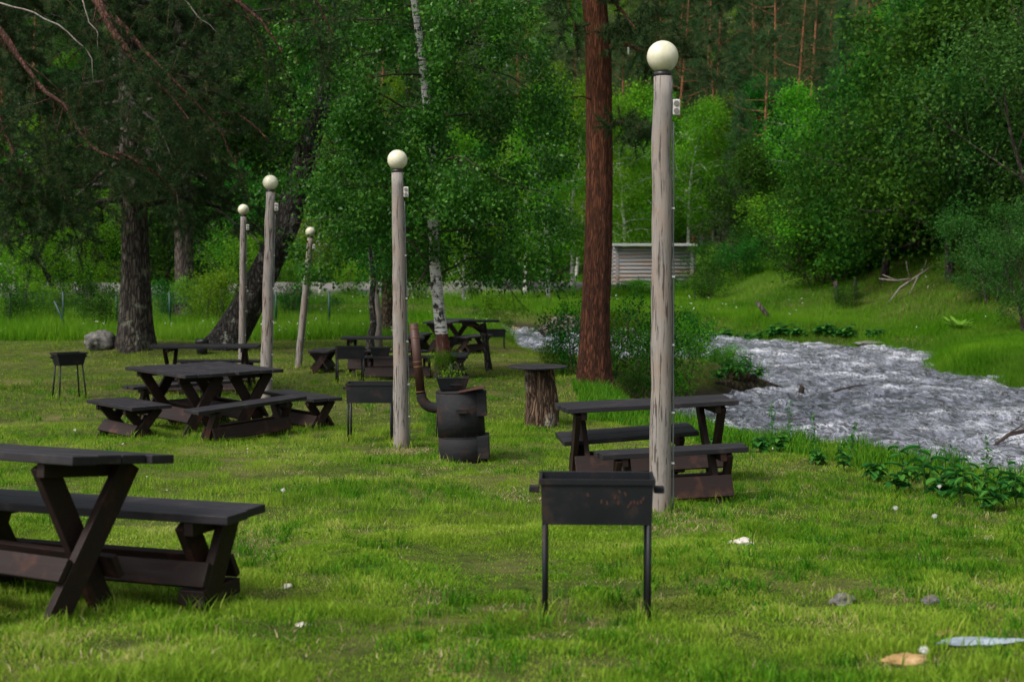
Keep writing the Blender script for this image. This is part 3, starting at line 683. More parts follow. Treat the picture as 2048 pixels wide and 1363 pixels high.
# the tub of weeds on top of it
q = Vector((p.x - .11, p.y + .03, p.z + .722)); r = empty('steel_tub', q, rad(4), 'grey steel tub with weeds standing on top of the barrel stove', 'tub')
def tub(L1, W1, L0, W0, H, t=.005):
    b = MB(); ring = lambda x, y, z: [(-x, -y, z), (x, -y, z), (x, y, z), (-x, y, z)]
    b.add(ring(L0 / 2, W0 / 2, 0) + ring(L1 / 2, W1 / 2, H) + ring(L1 / 2 - t, W1 / 2 - t, H) + ring(L0 / 2 - t, W0 / 2 - t, t),
      [(3, 2, 1, 0)] + [(i + o, (i + 1) % 4 + o, 4 + (i + 1) % 4 + o, 4 + i + o) for o in (0, 4, 8) for i in range(4)] + [(12, 13, 14, 15)]); return b
tub(.33, .22, .25, .17, .125).build('tub_wall', M['black_steel'], r, .002)
MB().box((.03, -.112, .055), (.12, .02, .012)).build('handle', M['black_steel'], r)
MB().box((0, 0, .105), (.29, .19, .012)).build('soil', M['ground'], r)
P = np.stack([rng.uniform(-.13, .13, 90), rng.uniform(-.08, .08, 90), rng.uniform(.11, .19, 90) + (rng.uniform(0, 1, 90) > .85) * .07], 1)
V, F, v = leaves(P, 2, .012, .022, rng); link('foliage', mesh_np('foliage', V, F, M['leaf_bright'], {'v': v}), r)
b = MB()
for i in range(14):
    x, y = rng.uniform(-.12, .12), rng.uniform(-.07, .07); b.tube([(x, y, .10), (x + .02, y, .18), (x + rng.uniform(-.03, .05), y, rng.uniform(.2, .29))], [.002, .0016, .001], 4)
b.build('weed_stem', M['stem'], r)
# a basin on the bench of the side on set
r = empty('metal_basin', (-2.44, 26.30, gz(-2.12, 26.35) + .432), 0, 'dark tapered basin standing on the bench behind the lamp post', 'basin')
tub(.36, .24, .29, .18, .16).build('basin_wall', M['black_steel'], r, .002)
# ------------------------------------------------------------------ stump table and log table
p = G(1086, 850); r = empty('stump_table', p, 0, 'torn tree stump carrying a thin round board', 'stump table')
V, F = rough_trunk([(0, 0, -.1), (-.01, 0, .2), (-.03, 0, .45), (-.06, 0, .71)], [.215, .20, .185, .17], rng, 44, 46, .035, .12, .15, 5)
V = V + (np.stack([vnoise(V[:, 0] * 30 + V[:, 1] * 17, V[:, 2] * 9, 31 + i) for i in range(3)], 1) - .5) * [.035, .035, 0]
link('stump', mesh_np('stump', V, F, M['stump'], smooth=True), r)
MB().tube([(-.07, 0, .716), (-.07, 0, .735)], [.37, .37], 48).build('table_board', M['table_top'], r, .003)
MB().box((-.06, 0, .705), (.30, .3, .02)).build('packing_board', M['table_leg'], r)
p = G(977, 743); r = empty('log_table', p, 0, 'high narrow plank table on one bent log leg', 'log table')
b = MB(); b.tube([(.02, 0, -.1), (.0, 0, .1), (-.03, 0, .35), (-.06, 0, .6), (-.10, 0, .80), (-.16, 0, .93)], [.085, .075, .06, .062, .075, .11], 12, wob=.2, seed=5); b.build('log_leg', M['bark_dark'], r)
b = MB(); b.tube([(-.10, 0, .80), (-.30, 0, .93), (-.52, 0, .955)], [.07, .06, .04], 8, wob=.2); b.build('brace', M['table_leg'], r)
MB().box((-.18, 0, 1.0), (.80, .34, .04)).build('table_board', M['table_top'], r, .004)
# ------------------------------------------------------------------ bin
p = G(404, 708); r = empty('rubbish_bin', p, 0, 'small black rubbish bin with a shiny bag, at the foot of the leaning tree', 'bin')
MB().tube([(0, 0, 0), (0, 0, .30)], [.12, .145], 18).build('bucket', M['collar'], r)
MB().tube([(0, 0, .22), (0, 0, .30), (0, 0, .345), (0, 0, .33)], [.15, .165, .152, .10], 18, wob=.25).build('bag', M['bag'], r)

# ------------------------------------------------------------------ stones
def rock(name, px, py, size, mat, label, seed, rz=0, flat=1, sink=.36, group='stones lying in the lawn', cat_='stone'):
    bm = bmesh.new(); bmesh.ops.create_icosphere(bm, subdivisions=4, radius=1)
    for v in bm.verts:
        q = v.co.normalized(); n = mnoise.noise(q * 1.3 + Vector((seed * 7.1, 0, 0))) * .42 + mnoise.noise(q * 3.2 + Vector((0, seed, 0))) * .16 + mnoise.noise(q * 9 + Vector((0, 0, seed))) * .05
        n = round(n * 7) / 7 * .5 + n * .5
        v.co = Vector((q.x * size[0], q.y * size[1], q.z * size[2])) * (1 + n)
    me = bpy.data.meshes.new(name); bm.to_mesh(me); bm.free(); me.materials.append(mat)
    me.polygons.foreach_set('use_smooth', [True] * len(me.polygons))
    o = link(name, me); p = G(px, py); o.location = (p.x, p.y, p.z + size[2] * (1 - sink * 2)); o.rotation_euler = (0, 0, rz); tag(o, label, cat_, group); return o
rock('stone', 1484, 1090, (.075, .05, .034), M['rock_white'], 'pale whitish stone in the grass right of the near brazier', 1, .3)
rock('stone', 1685, 1210, (.060, .05, .042), M['rock_grey'], 'dark grey brown angular stone in the lower right lawn', 2, .5)
rock('stone', 1862, 1208, (.055, .04, .028), M['rock_grey'], 'small light grey stone right of the dark angular one', 3, 1.0)
rock('stone', 1955, 1292, (.16, .05, .015), M['rock_blue'], 'long flat blue grey slab at the lower right', 4, .05, sink=.1)
rock('stone', 1815, 1325, (.095, .045, .022), M['rock_ochre'], 'yellowish stone left of the flat slab', 5, .1)
rock('stone', 575, 1178, (.030, .025, .016), M['rock_white'], 'tiny pale stone right of the bench behind the nearest table', 6)
rock('stone', 606, 1255, (.036, .025, .012), M['rock_white'], 'flat pale stone low in the lawn left of centre', 7)
rock('stone', 68, 1250, (.025, .02, .016), M['rock_ochre'], 'little pinkish stone below the nearest table', 8)
rock('stone', 1896, 1272, (.05, .03, .012), M['rock_ochre'], 'low brown stone just above the flat slab', 9, .4)
rock('boulder', 204, 699, (.36, .28, .25), M['rock_boulder'], 'rounded lichen covered boulder at the foot of the big pine', 11, .2, sink=.12, group=None, cat_='boulder')
rock('boulder', 1990, 782, (.30, .2, .12), M['rock_grey'], 'grey rock at the far water edge at the right side', 12, sink=.2, group='rocks at the water edge', cat_='rock')
rock('boulder', 1745, 692, (.5, .2, .08), M['rock_grey'], 'flat pale rock on the far water edge below the meadow', 13, sink=.2, group='rocks at the water edge', cat_='rock')
rock('boulder', 1335, 702, (.25, .2, .10), M['rock_grey'], 'low rock in the water behind the bank shrubs', 14, sink=.2, group='rocks at the water edge', cat_='rock')
rock('boulder', 1055, 668, (.5, .3, .13), M['rock_grey'], 'grey rock left of the driftwood at the bend', 15, sink=.2, group='rocks at the water edge', cat_='rock')
rock('boulder', 1030, 666, (.3, .3, .14), M['rock_ochre'], 'brownish rock beside the farthest brazier', 16, sink=.2, group='rocks at the water edge', cat_='rock')
# ------------------------------------------------------------------ driftwood, logs, branches
def log_obj(name, paths, mat, label, cat_, n=12, wob=.25):
    b = MB()
    o0 = Vector(paths[0][0][0])
    for k, (P, rr) in enumerate(paths): b.tube([Vector(q) - o0 for q in P], rr, n, wob=wob, seed=k)
    o = b.build(name, mat); o.location = o0; tag(o, label, cat_); return o
def WP(pts, Y): return [W(a, b_, Y) for a, b_ in pts]
log_obj('driftwood', [(WP([(1082, 668), (1092, 655), (1112, 645), (1135, 641), (1158, 650), (1168, 662)], 46), [.10, .15, .19, .2, .16, .1]),
  (WP([(1090, 666), (1110, 657), (1135, 655), (1160, 664)], 45.6), [.08, .12, .12, .06]), (WP([(1098, 660), (1080, 657), (1074, 662)], 45.8), [.08, .06, .03]),
  (WP([(1120, 668), (1130, 660), (1150, 652)], 45.4), [.05, .09, .08])], M['drift'], 'twisted grey driftwood root lying at the river bend', 'driftwood')
a = G(1400, 772); b_ = W(1572, 779, 30.6)
zz = WATER_Z
log_obj('washed_root_bank', [([(2.7, 29.2, zz + .10), (3.6, 29.6, zz + .20), (4.5, 30.1, zz + .16), (5.2, 30.4, zz + .10), (5.85, 30.7, zz + .0)], [.30, .34, .26, .18, .05]),
  ([(3.3, 30.3, zz + .1), (4.2, 30.8, zz + .2), (5.0, 31.1, zz + .08)], [.3, .3, .1]), ([(4.2, 29.9, zz + .28), (4.7, 30.0, zz + .36), (5.2, 30.2, zz + .3)], [.07, .1, .05])],
  M['moss_log'], 'mossy washed out root and log jutting into the river', 'log', 14, .45)
log_obj('snag', [([(6.55, 29.6, zz - .1), (6.75, 29.65, zz + .06), (7.15, 29.8, zz + .14), (7.5, 29.9, zz + .17)], [.02, .022, .018, .008])], M['twig'], 'thin black branch sticking out of the river in midstream', 'branch', 6)
log_obj('snag', [([(6.05, 29.8, zz - .1), (6.1, 29.8, zz + .13), (6.05, 29.8, zz + .2)], [.08, .05, .01])], M['twig'], 'small dark stub poking out of the river near the log tip', 'stub', 6)
q0 = W(1985, 880, 22.0)
log_obj('snag', [([q0 + Vector((0, 0, -.1)), q0 + Vector((.25, 0, .09)), q0 + Vector((.6, .1, .15)), q0 + Vector((1.0, .1, .2))], [.02, .03, .04, .045]), ([q0 + Vector((.2, 0, .07)), q0 + Vector((.4, 0, .2)), q0 + Vector((.62, .1, .30))], [.015, .012, .006])], M['twig'], 'dark branch caught in the rapids at the right edge', 'branch', 6)
def wpost(px, py, dx, dz, r_, label):
    p = G(px, py, 46); o = MB().tube([(0, 0, -.2), (dx, 0, dz)], [r_, r_ * .85], 12, wob=.15).build('old_post', M['bark_far']); o.location = p; tag(o, label, 'post', 'old posts on the far bank')
wpost(1676, 606, -.10, .85, .105, 'thick grey stub post on the far slope, left of the thin one')
wpost(1712, 598, -.04, .85, .075, 'thin pale stub post on the far slope')
wpost(1552, 640, -.68, .62, .085, 'tilted grey post leaning left above the far water edge')
BY_ = G(1780, 604, 44).y - .5
def q_(x, y, Y=BY_): return W(x, y, Y)
log_obj('dead_branch', [([q_(1778, 604), q_(1800, 575), q_(1822, 560), q_(1845, 545), q_(1866, 530)], [.025, .035, .035, .028, .012]), ([q_(1758, 557), q_(1790, 561), q_(1822, 558)], [.015, .03, .04]),
  ([q_(1765, 549), q_(1782, 556), q_(1800, 562)], [.012, .02, .03]), ([q_(1836, 551), q_(1828, 570), q_(1818, 588)], [.035, .025, .015]), ([q_(1845, 545), q_(1850, 530), q_(1853, 520)], [.02, .014, .008]), ([q_(1822, 560), q_(1815, 540), q_(1812, 522)], [.02, .012, .006])],
  M['post'], 'pale bare dead branch lying on the far slope', 'dead branch', 7, .1)
# ------------------------------------------------------------------ log wall and wire fence
hx0, hx1, hy = W(1226, 500, 86).x, W(1392, 500, 86).x, 86.0; zt_ = W(1300, 491, 86).z
r = empty('log_building', ((hx0 + hx1) / 2, hy, zt_ - 2.7), 0, 'grey weathered log building with a pale top board beyond the river', 'log building')
b = MB(); Lh = hx1 - hx0; nlog = 12; hh = .235
for i in range(nlog): b.tube([(-Lh / 2 - .0, 0, hh * (i + .5) - .2), (Lh / 2 + .0, 0, hh * (i + .5) - .2)], hh * .52, 12, wob=.06, seed=i)
for i in range(nlog):
    for s in (-1, 1): b.tube([(s * (Lh / 2 - .25), -.14, hh * (i + 1) - .2), (s * (Lh / 2 - .25), 4, hh * (i + 1) - .2)], hh * .5, 10, wob=.06, seed=i)
for i in range(nlog): b.tube([(-Lh / 2, 3.6, hh * (i + .5) - .2), (Lh / 2, 3.6, hh * (i + .5) - .2)], hh * .5, 10)
b.build('wall', M['logs'], r)
MB().box((0, 1.6, hh * nlog - .06), (Lh + .02, 4.3, .12), Matrix.Rotation(rad(.6), 3, 'X')).build('roof', M['log_cap'], r)
p = G(340, 652); r = empty('wire_fence', (p.x, p.y, p.z), 0, 'green wire fence with thin posts behind the big pine', 'fence')
for i in range(-3, 5):
    x = i * 1.72; z = gz(p.x + x, p.y) - p.z; MB().tube([(x, 0, z - .1), (x, 0, z + 1.1)], .035, 8).build('fence_post', M['green_metal'], r)
b = MB()
for k in range(7): b.tube([(-3 * 1.72, .02, .1 + k * .16), (4 * 1.72, .02, .1 + k * .16)], .004, 4)
for k in range(60): b.tube([(-5.1 + k * .2, .02, .1), (-5.1 + k * .2, .02, 1.06)], .003, 4)
b.build('wire_mesh', M['green_metal'], r)
q = G(140, 665); o = MB().tube([(0, 0, -.1), (-.45, 0, .95)], .035, 8).build('fence_post', M['green_metal']); o.location = q; tag(o, 'green metal post leaning left beside the far shrubs', 'post')

# ================================================================== TREES NEAR THE LAWN
def local(pts, o): return [np.array(p) - np.array(o) for p in pts]
def rough_mesh(name, P, rr, mat, parent, seed=1, limbs=(), **k):
    rg = np.random.default_rng(seed); parts = [rough_trunk(P, rr, rg, **k)]
    if len(limbs): parts.append(tubes(limbs, 8))
    V, F = cat(parts); return link(name, mesh_np(name, V, F, mat, smooth=True), parent)
def crown_pine(limbs, parent, rg, nsub=11, ntw=8, k=34, nlen=.12, nwid=.012, mat=None, tw=.3, branch_mat=None, sublen=.38, pull=(0, 0, -.05), subr=.012):
    tt, TP, TD = branch_out(limbs, rg, nsub, sublen, .4, pull, ntw, tw, lo=.12, subr=subr)
    V, F = tubes(tt, 4); link('branches', mesh_np('branches', V, F, branch_mat or M['bark_far'], smooth=True), parent)
    A = TP + np.array(parent.location); ok = np.ones(len(A), bool)
    for gx_, gy_ in ((487, 424), (541, 370), (545, 400)):
        d_ = ray(gx_, gy_); t_ = A[:, 1] / d_[1]; ok &= np.hypot(A[:, 0] - d_[0] * t_, A[:, 2] - CAMZ - d_[2] * t_) > .36
    TP, TD = TP[ok], TD[ok]
    # every twig tip carries a short chain of needle clusters
    P2 = np.concatenate([TP + TD * o for o in (-.10, 0, .09)]); D2 = np.concatenate([TD] * 3)
    V, F, v = needles(P2, D2, k, nlen, nwid, rg, .75); link('crown', mesh_np('crown', V, F, mat or M['needle'], {'v': v}), parent)

# big grey pine on the left
p = G(272, 697); r = empty('pine_tree', p, 0, 'thick grey barked pine with lichen beside the boulder', 'tree'); rg = np.random.default_rng(31)
px_ = lambda x, y, Y, o: np.array(W(x, y, Y)) - np.array(o)
TP_ = [np.array([0, 0, -.3]), px_(272, 640, p.y, p), px_(271, 540, p.y, p), px_(268, 420, p.y, p), px_(262, 250, p.y, p), px_(255, 0, p.y, p), px_(250, -300, p.y, p), px_(248, -600, p.y, p)]
limbs = []
for i in range(42):
    z = 3.3 + 9.5 * (i / 42) ** 1.25; az = i * 2.4 + rg.uniform(-.4, .4); L = rg.uniform(2.6, 4.6) * (1.1 - i / 84)
    limbs.append((wander((-.1, 0, z), (math.cos(az), math.sin(az), rg.uniform(-.05, .25)), L, 8, rg, .35, (0, 0, -.55 if i < 24 else 0)), .06))
rough_mesh('trunk', TP_, [.40, .355, .32, .30, .27, .22, .15, .08], M['bark_grey'], r, 4, [(P, np.linspace(.07, .012, 8)) for P, _ in limbs], n=40, rings=110, amp=.045, flare=.42, flare_h=.55, freq=6)
crown_pine(limbs, r, rg)
# second pine behind it
p = G(372, 640); r = empty('pine_tree', p, 0, 'slimmer dark pine trunk between the big grey pine and the leaning tree', 'tree'); rg = np.random.default_rng(32)
TP_ = [np.array([0, 0, -.3]), px_(370, 560, p.y, p), px_(366, 420, p.y, p), px_(362, 250, p.y, p), px_(360, 0, p.y, p), px_(360, -250, p.y, p)]
limbs = []
for i in range(32):
    z = 4.6 + 9.0 * i / 32; az = i * 2.4 + rg.uniform(-.4, .4); L = rg.uniform(2.8, 4.8)
    limbs.append((wander((-.1, 0, z), (math.cos(az), math.sin(az), rg.uniform(-.05, .2)), L, 8, rg, .35, (0, 0, -.5 if i < 12 else 0)), .06))
rough_mesh('trunk', TP_, [.37, .33, .30, .27, .22, .14], M['bark_far'], r, 5, [(P, np.linspace(.08, .012, 8)) for P, _ in limbs], n=30, rings=70, amp=.04, flare=.25)
crown_pine(limbs, r, rg, 9, 8, 30, .14, .017)
# pine standing left of the frame, its red limbs hang in
p = Vector((-10.6, 22.0, gz(-10.6, 22.0))); r = empty('pine_tree', p, 0, 'pine whose red brown limbs hang in from the upper left', 'tree'); rg = np.random.default_rng(33)
TP_ = [np.array([0, 0, -.3]), np.array([.05, 0, 3]), np.array([0, 0, 7]), np.array([-.1, 0, 12])]
main = [([(-160, -330, 22), (60, -170, 21.6), (185, 0, 21.2), (225, 42, 21), (262, 110, 20.8), (300, 152, 20.6), (335, 182, 20.4), (372, 240, 20.2)], .065),
  ([(-200, -120, 22), (0, 50, 21.5), (72, 160, 21.2), (100, 195, 21), (132, 220, 20.8), (160, 262, 20.7), (192, 300, 20.6), (235, 318, 20.5)], .05),
  ([(-220, 60, 22), (-60, 160, 22), (0, 225, 21.6), (14, 290, 21.5), (33, 345, 21.3), (60, 385, 21.2), (90, 410, 21)], .045),
  ([(-220, 200, 22), (-90, 300, 22), (-20, 330, 21.6), (18, 375, 21.5), (40, 400, 21.4), (50, 440, 21.3)], .04),
  ([(-200, -150, 22), (-40, -60, 22.2), (5, 10, 22.3), (22, 60, 22.4), (38, 105, 22.4), (70, 150, 22.4)], .045),
  ([(-160, -330, 23), (120, -60, 22.5), (260, 60, 22.3), (340, 160, 22), (420, 230, 22), (470, 330, 22)], .05), ([(-200, -120, 23), (40, 120, 22.5), (180, 280, 22.2), (290, 330, 22), (360, 380, 22)], .045), ([(-220, 60, 23), (-40, 250, 22.6), (60, 360, 22.4), (150, 400, 22.2)], .04),
  ([(-100, -400, 22), (180, -260, 21), (320, -120, 20.6), (420, -40, 20.4), (520, 40, 20.2), (560, 100, 20.2)], .06),
  ([(-100, -420, 22), (240, -330, 22.5), (430, -180, 22.8), (560, -80, 23), (640, 10, 23), (668, 80, 23)], .06)]
limbs = [(np.array([px_(a, b, c, p) for a, b, c in pts]), rr) for pts, rr in main]
tr = [(resample(P, np.linspace(rr, rr * .2, len(P)), 14)) for P, rr in limbs]
for i in range(14):
    z = 6.5 + 6 * i / 14; az = i * 2.4; limbs.append((wander((0, 0, z), (math.cos(az), math.sin(az), .1), rg.uniform(2.5, 4), 7, rg, .3, (0, 0, -.3)), .06))
rough_mesh('trunk', TP_, [.30, .26, .22, .12], M['bark_red'], r, 6, [], n=24, rings=50, amp=.03)
V, F = tubes(tr, 9); V = V + (np.stack([vnoise(V[:, 0] * 4 + 3, V[:, 2] * 4, 41 + i) for i in range(3)], 1) - .5) * .16
link('limbs', mesh_np('limbs', V, F, M['branch_red'], smooth=True), r)
crown_pine(limbs[:10], r, rg, 20, 9, 40, .085, .0062, branch_mat=M['branch_red'], sublen=.30, pull=(0, 0, -.35), subr=.009)
# thin bleached dead twigs hanging in front of it
for pts, rr, lb in [([(165, -5), (178, 45), (195, 65), (196, 100)], [.012, .010, .008, .004], 'thin bare grey twig hanging at the top left, right of the long one'),
  ([(0, 5), (60, 22), (125, 55), (168, 95), (185, 118), (186, 165)], [.012, .014, .012, .010, .008, .004], 'long bare bleached twig arching down from the upper left corner'),
  ([(368, -5), (395, 32), (440, 70)], [.013, .010, .004], 'short bare twig hanging at the top between pine and birch'),
  ([(478, 232), (505, 248), (534, 278)], [.006, .016, .012], 'short reddish broken twig left of the leaning tree crown')]:
    o0 = W(*pts[0], 20.3); Q, q_r = resample([W(a, b_, 20.3) - o0 for a, b_ in pts], np.array(rr), 12); Q = Q + rng.normal(size=Q.shape) * .008
    o = MB().tube(Q.tolist(), list(q_r), 6).build('dead_twig', M['branch_red'] if 'reddish' in lb else M['post']); o.location = o0; tag(o, lb, 'dead twig')

LEAN = [(440, 700), (498, 605), (540, 520), (572, 455), (592, 390), (612, 310), (632, 250), (650, 200)]
def clear_of_trunk(P, o, w=27, keep=.12):
    A = P + np.array(o); t = 1 / A[:, 1]; cz = (A[:, 2] - CAMZ); dep = A[:, 1] * CP - cz * SP; px = 1024 + FPX * A[:, 0] / dep; py = 681.5 - FPX * (cz * CP + A[:, 1] * SP) / dep
    m = np.full(len(P), 1e9)
    for (ax, ay), (bx, by) in zip(LEAN[:-1], LEAN[1:]):
        ex, ey = bx - ax, by - ay; u_ = np.clip(((px - ax) * ex + (py - ay) * ey) / (ex * ex + ey * ey), 0, 1); m = np.minimum(m, np.hypot(px - ax - u_ * ex, py - ay - u_ * ey))
    return (m > w) | (np.random.default_rng(3).uniform(0, 1, len(P)) < keep)
# leaning dark tree
p = G(447, 697); r = empty('leaning_tree', p, 0, 'dark lichen spotted tree leaning steeply to the right behind the lamp posts', 'tree'); rg = np.random.default_rng(34); Y = p.y
TP_ = [px_(432, 720, Y, p), px_(455, 680, Y, p), px_(498, 605, Y, p), px_(540, 520, Y, p), px_(572, 455, Y, p), px_(592, 390, Y, p), px_(612, 310, Y, p), px_(632, 250, Y, p), px_(652, 190, Y, p), px_(665, 60, Y, p), px_(660, -100, Y, p)]
fork = [([px_(622, 268, Y, p), px_(590, 225, Y, p), px_(560, 190, Y, p), px_(535, 178, Y, p)], [.11, .09, .06, .03]), ([px_(560, 480, Y, p), px_(562, 410, Y, p), px_(585, 350, Y, p), px_(606, 300, Y, p), px_(640, 240, Y, p)], [.14, .12, .11, .10, .05]),
  ([px_(530, 530, Y, p), px_(528, 510, Y, p), px_(526, 495, Y, p)], [.09, .05, .02])]
fork = [resample(a, b_, 12) for a, b_ in fork]
limbs = []
for i in range(16):
    q = at_path(TP_, .5 + .48 * i / 16); az = i * 2.4; limbs.append((wander(q, (math.cos(az), math.sin(az), rg.uniform(.2, .8)), rg.uniform(1.6, 2.8), 7, rg, .3, (0, 0, -.3)), .05))
rough_mesh('trunk', TP_, [.48, .40, .34, .31, .30, .29, .26, .22, .17, .12, .06], M['bark_dark'], r, 7, fork + [(P, np.linspace(.05, .01, 7)) for P, _ in limbs], n=30, rings=80, amp=.06, flare=.25, flare_h=.5)
tt, TP, TD = branch_out(limbs, rg, 7, .42, .35, (0, 0, -.2), 7, .35)
V, F = tubes(tt, 4); link('branches', mesh_np('branches', V, F, M['bark_far'], smooth=True), r)
rel = TP + np.array(p); gd = ray(621, 465); tt_ = rel[:, 1] / gd[1]; TP = TP[np.hypot(rel[:, 0] - gd[0] * tt_, rel[:, 2] - CAMZ - gd[2] * tt_) > .4]
TP = TP[clear_of_trunk(TP, p, 30)]
V, F, v = leaves(TP, 18, .22, .10, rg, .6, .3); link('crown', mesh_np('crown', V, F, M['leaf_dark'], {'v': v}), r)

# the birch in the middle
p = G(886, 757); r = empty('birch_tree', p, 0, 'white birch with drooping leafy crown and peeled red brown foot', 'tree'); rg = np.random.default_rng(35); Y = p.y
TP_ = [np.array([-.02, 0, -.2]), px_(885, 735, Y, p), px_(887, 700, Y, p), px_(882, 660, Y, p), px_(876, 600, Y, p), px_(870, 530, Y, p), px_(866, 450, Y, p), px_(865, 380, Y, p), px_(862, 280, Y, p), px_(850, 170, Y, p), px_(842, 100, Y, p), px_(828, 0, Y, p), px_(812, -150, Y, p), px_(808, -420, Y, p)]
TR_ = [.17, .15, .13, .115, .105, .10, .095, .09, .085, .075, .07, .062, .05, .02]
limbs = []
for i in range(34):
    t = .36 + .60 * i / 34; q = at_path(TP_, t); az = i * 2.4 + rg.uniform(-.3, .3); s_ = 1.0 if t < .8 else .8
    L = rg.uniform(1.9, 3.1) * s_
    limbs.append((wander(q, (math.cos(az) * 1.05, math.sin(az) * .9, rg.uniform(.15, .9)), L, 8, rg, .3, (.0, 0, -1.1)), .03))
V, F = rough_trunk(TP_, TR_, rg, n=24, rings=110, amp=.03, flare=.15, flare_h=.3)
link('trunk', mesh_np('trunk', V, F, M['birch'], smooth=True), r)
V, F = tubes([(P, np.linspace(.022, .005, 8)) for P, _ in limbs], 6)
tt, TP, TD = branch_out(limbs, rg, 9, .42, .35, (0, 0, -.9), 9, .35, lo=.15, subr=.007)
V2, F2 = tubes(tt, 3); V, F = cat([(V, F), (V2, F2)]); link('branches', mesh_np('branches', V, F, M['twig'], smooth=True), r)
hang = np.repeat(TP, 2, 0) + np.stack([rg.normal(size=len(TP) * 2) * .07, rg.normal(size=len(TP) * 2) * .07, -rg.uniform(0, .38, len(TP) * 2)], 1)
st_ = np.array([at_path(TP_, t) for t in rg.uniform(.42, .66, 120)]) + np.stack([rg.normal(size=120) * .16, -rg.uniform(.25, .9, 120), rg.normal(size=120) * .15], 1)
sd_ = np.array([at_path(TP_, t) for t in np.linspace(.66, .98, 60)]); near_ = np.abs(hang[:, None, 0] - sd_[None, :, 0]) + 3 * np.abs(hang[:, None, 2] - sd_[None, :, 2]) * .3
hang[:, 0] += np.where((hang[:, 1] < 0) & (near_.min(1) < .16), .32 * np.sign(rg.normal(size=len(hang))), 0)
hang = np.concatenate([hang, np.repeat(st_, 2, 0)]); TP = np.concatenate([TP, st_])
rel = hang + np.array(p); gd = ray(621, 465); tt_ = rel[:, 1] / gd[1]; gap = gaps(hang, .9, .37, 2) & (hang[:, 2] > 1.62 + .3 * vnoise(hang[:, 0] * 2.5, hang[:, 1] * 2.5, 7)) & clear_of_trunk(hang, p) & (np.hypot(rel[:, 0] - gd[0] * tt_, rel[:, 2] - CAMZ - gd[2] * tt_) > .24); cl_ = np.repeat(rg.uniform(0, 1, len(TP)), 2)[gap]; hang = hang[gap]
V, F, v = leaves(hang, 20, .10, .078, rg, .9, .2, .62, clump=cl_); link('crown', mesh_np('crown', V, F, M['leaf_birch'], {'v': v}), r)

# the red pine
p = G(1192, 772); r = empty('pine_tree', p, 0, 'tall red barked pine at the river bank, right of the stump table', 'tree'); rg = np.random.default_rng(36); Y = p.y
TP_ = [np.array([-.02, 0, -.3]), px_(1188, 740, Y, p), px_(1191, 640, Y, p), px_(1197, 500, Y, p), px_(1199, 300, Y, p), px_(1197, 120, Y, p), px_(1188, 0, Y, p), px_(1182, -250, Y, p), px_(1180, -600, Y, p)]
main = [([(1205, 100), (1250, 85), (1290, 105), (1340, 130), (1400, 150)], .05), ([(1205, -10), (1235, 10), (1265, 50), (1290, 75)], .035), ([(1212, 250), (1240, 242), (1262, 246), (1290, 262)], .02), ([(1196, 205), (1165, 192), (1140, 195)], .018),
  ([(1190, -120), (1100, -90), (1130, -20), (1150, 60)], .03), ([(1195, -160), (1290, -120), (1380, -60), (1440, 10)], .05), ([(1195, -200), (1300, -180), (1400, -140), (1500, -60)], .05), ([(1195, -240), (1240, -150), (1290, -80), (1330, 0)], .05)]
limbs = [(resample([px_(a, b_, Y - .3 * i, p) for i, (a, b_) in enumerate(pts)], np.zeros(len(pts)), 8)[0], rr) for pts, rr in main]
ups = []
for i in range(20):
    z = 9 + 5 * i / 20; az = i * 2.4; ups.append((wander((-.1, 0, z), (math.cos(az), math.sin(az), .1), rg.uniform(2, 3.2), 7, rg, .3, (0, 0, -.2)), .05))
rough_mesh('trunk', TP_, [.30, .27, .232, .222, .214, .205, .195, .16, .08], M['bark_red'], r, 8, [(P, np.linspace(rr, .006, len(P))) for P, rr in limbs + ups], n=48, rings=160, amp=.035, flare=.5, flare_h=.30, freq=9)
crown_pine([limbs[i] for i in (0, 1, 2, 4, 5, 6, 7)] + ups, r, rg, 9, 7, 34, .11, .009)

# slim trunks behind the side on table set
p = G(742, 706); r = empty('sapling_tree', p, 0, 'slim crooked dark sapling trunk left of the thin leaning post', 'tree'); Y = p.y
rough_mesh('trunk', [np.array([0, 0, -.1]), px_(740, 680, Y, p), px_(747, 650, Y, p), px_(743, 600, Y, p), px_(748, 560, Y, p), px_(738, 480, Y, p)], [.10, .085, .075, .07, .06, .03], M['bark_dark'], r, 9, n=16, rings=40, amp=.08, flare=.2)
rg = np.random.default_rng(40); P = np.array([px_(740 + rg.normal() * 28, 500 + rg.normal() * 40, Y + rg.normal() * .4, p) for _ in range(90)])
V, F, v = leaves(P, 14, .1, .07, rg, .5); link('crown', mesh_np('crown', V, F, M['leaf_dark'], {'v': v}), r)
p = G(776, 668, 30); r = empty('mossy_tree', p, 0, 'thick mossy brown trunk with white lichen just left of the middle lamp post', 'tree'); Y = p.y
limbs = [(wander(px_(775, 540, Y, p), (math.cos(a), math.sin(a), .7), 2.4, 6, rng, .3), .05) for a in np.arange(0, 6.2, .7)]
rough_mesh('trunk', [np.array([0, 0, -.2]), px_(775, 640, Y, p), px_(777, 600, Y, p), px_(775, 540, Y, p), px_(770, 470, Y, p)], [.25, .21, .18, .17, .12], M['moss_log'], r, 10, [(P, np.linspace(.07, .02, 6)) for P, _ in limbs], n=20, rings=40, amp=.07)
tt, TP, TD = branch_out(limbs, rng, 7, .45, .35, (0, 0, .1), 7, .4)
V, F, v = leaves(TP, 12, .25, .11, rng); link('crown', mesh_np('crown', V, F, M['leaf_dark'], {'v': v}), r)

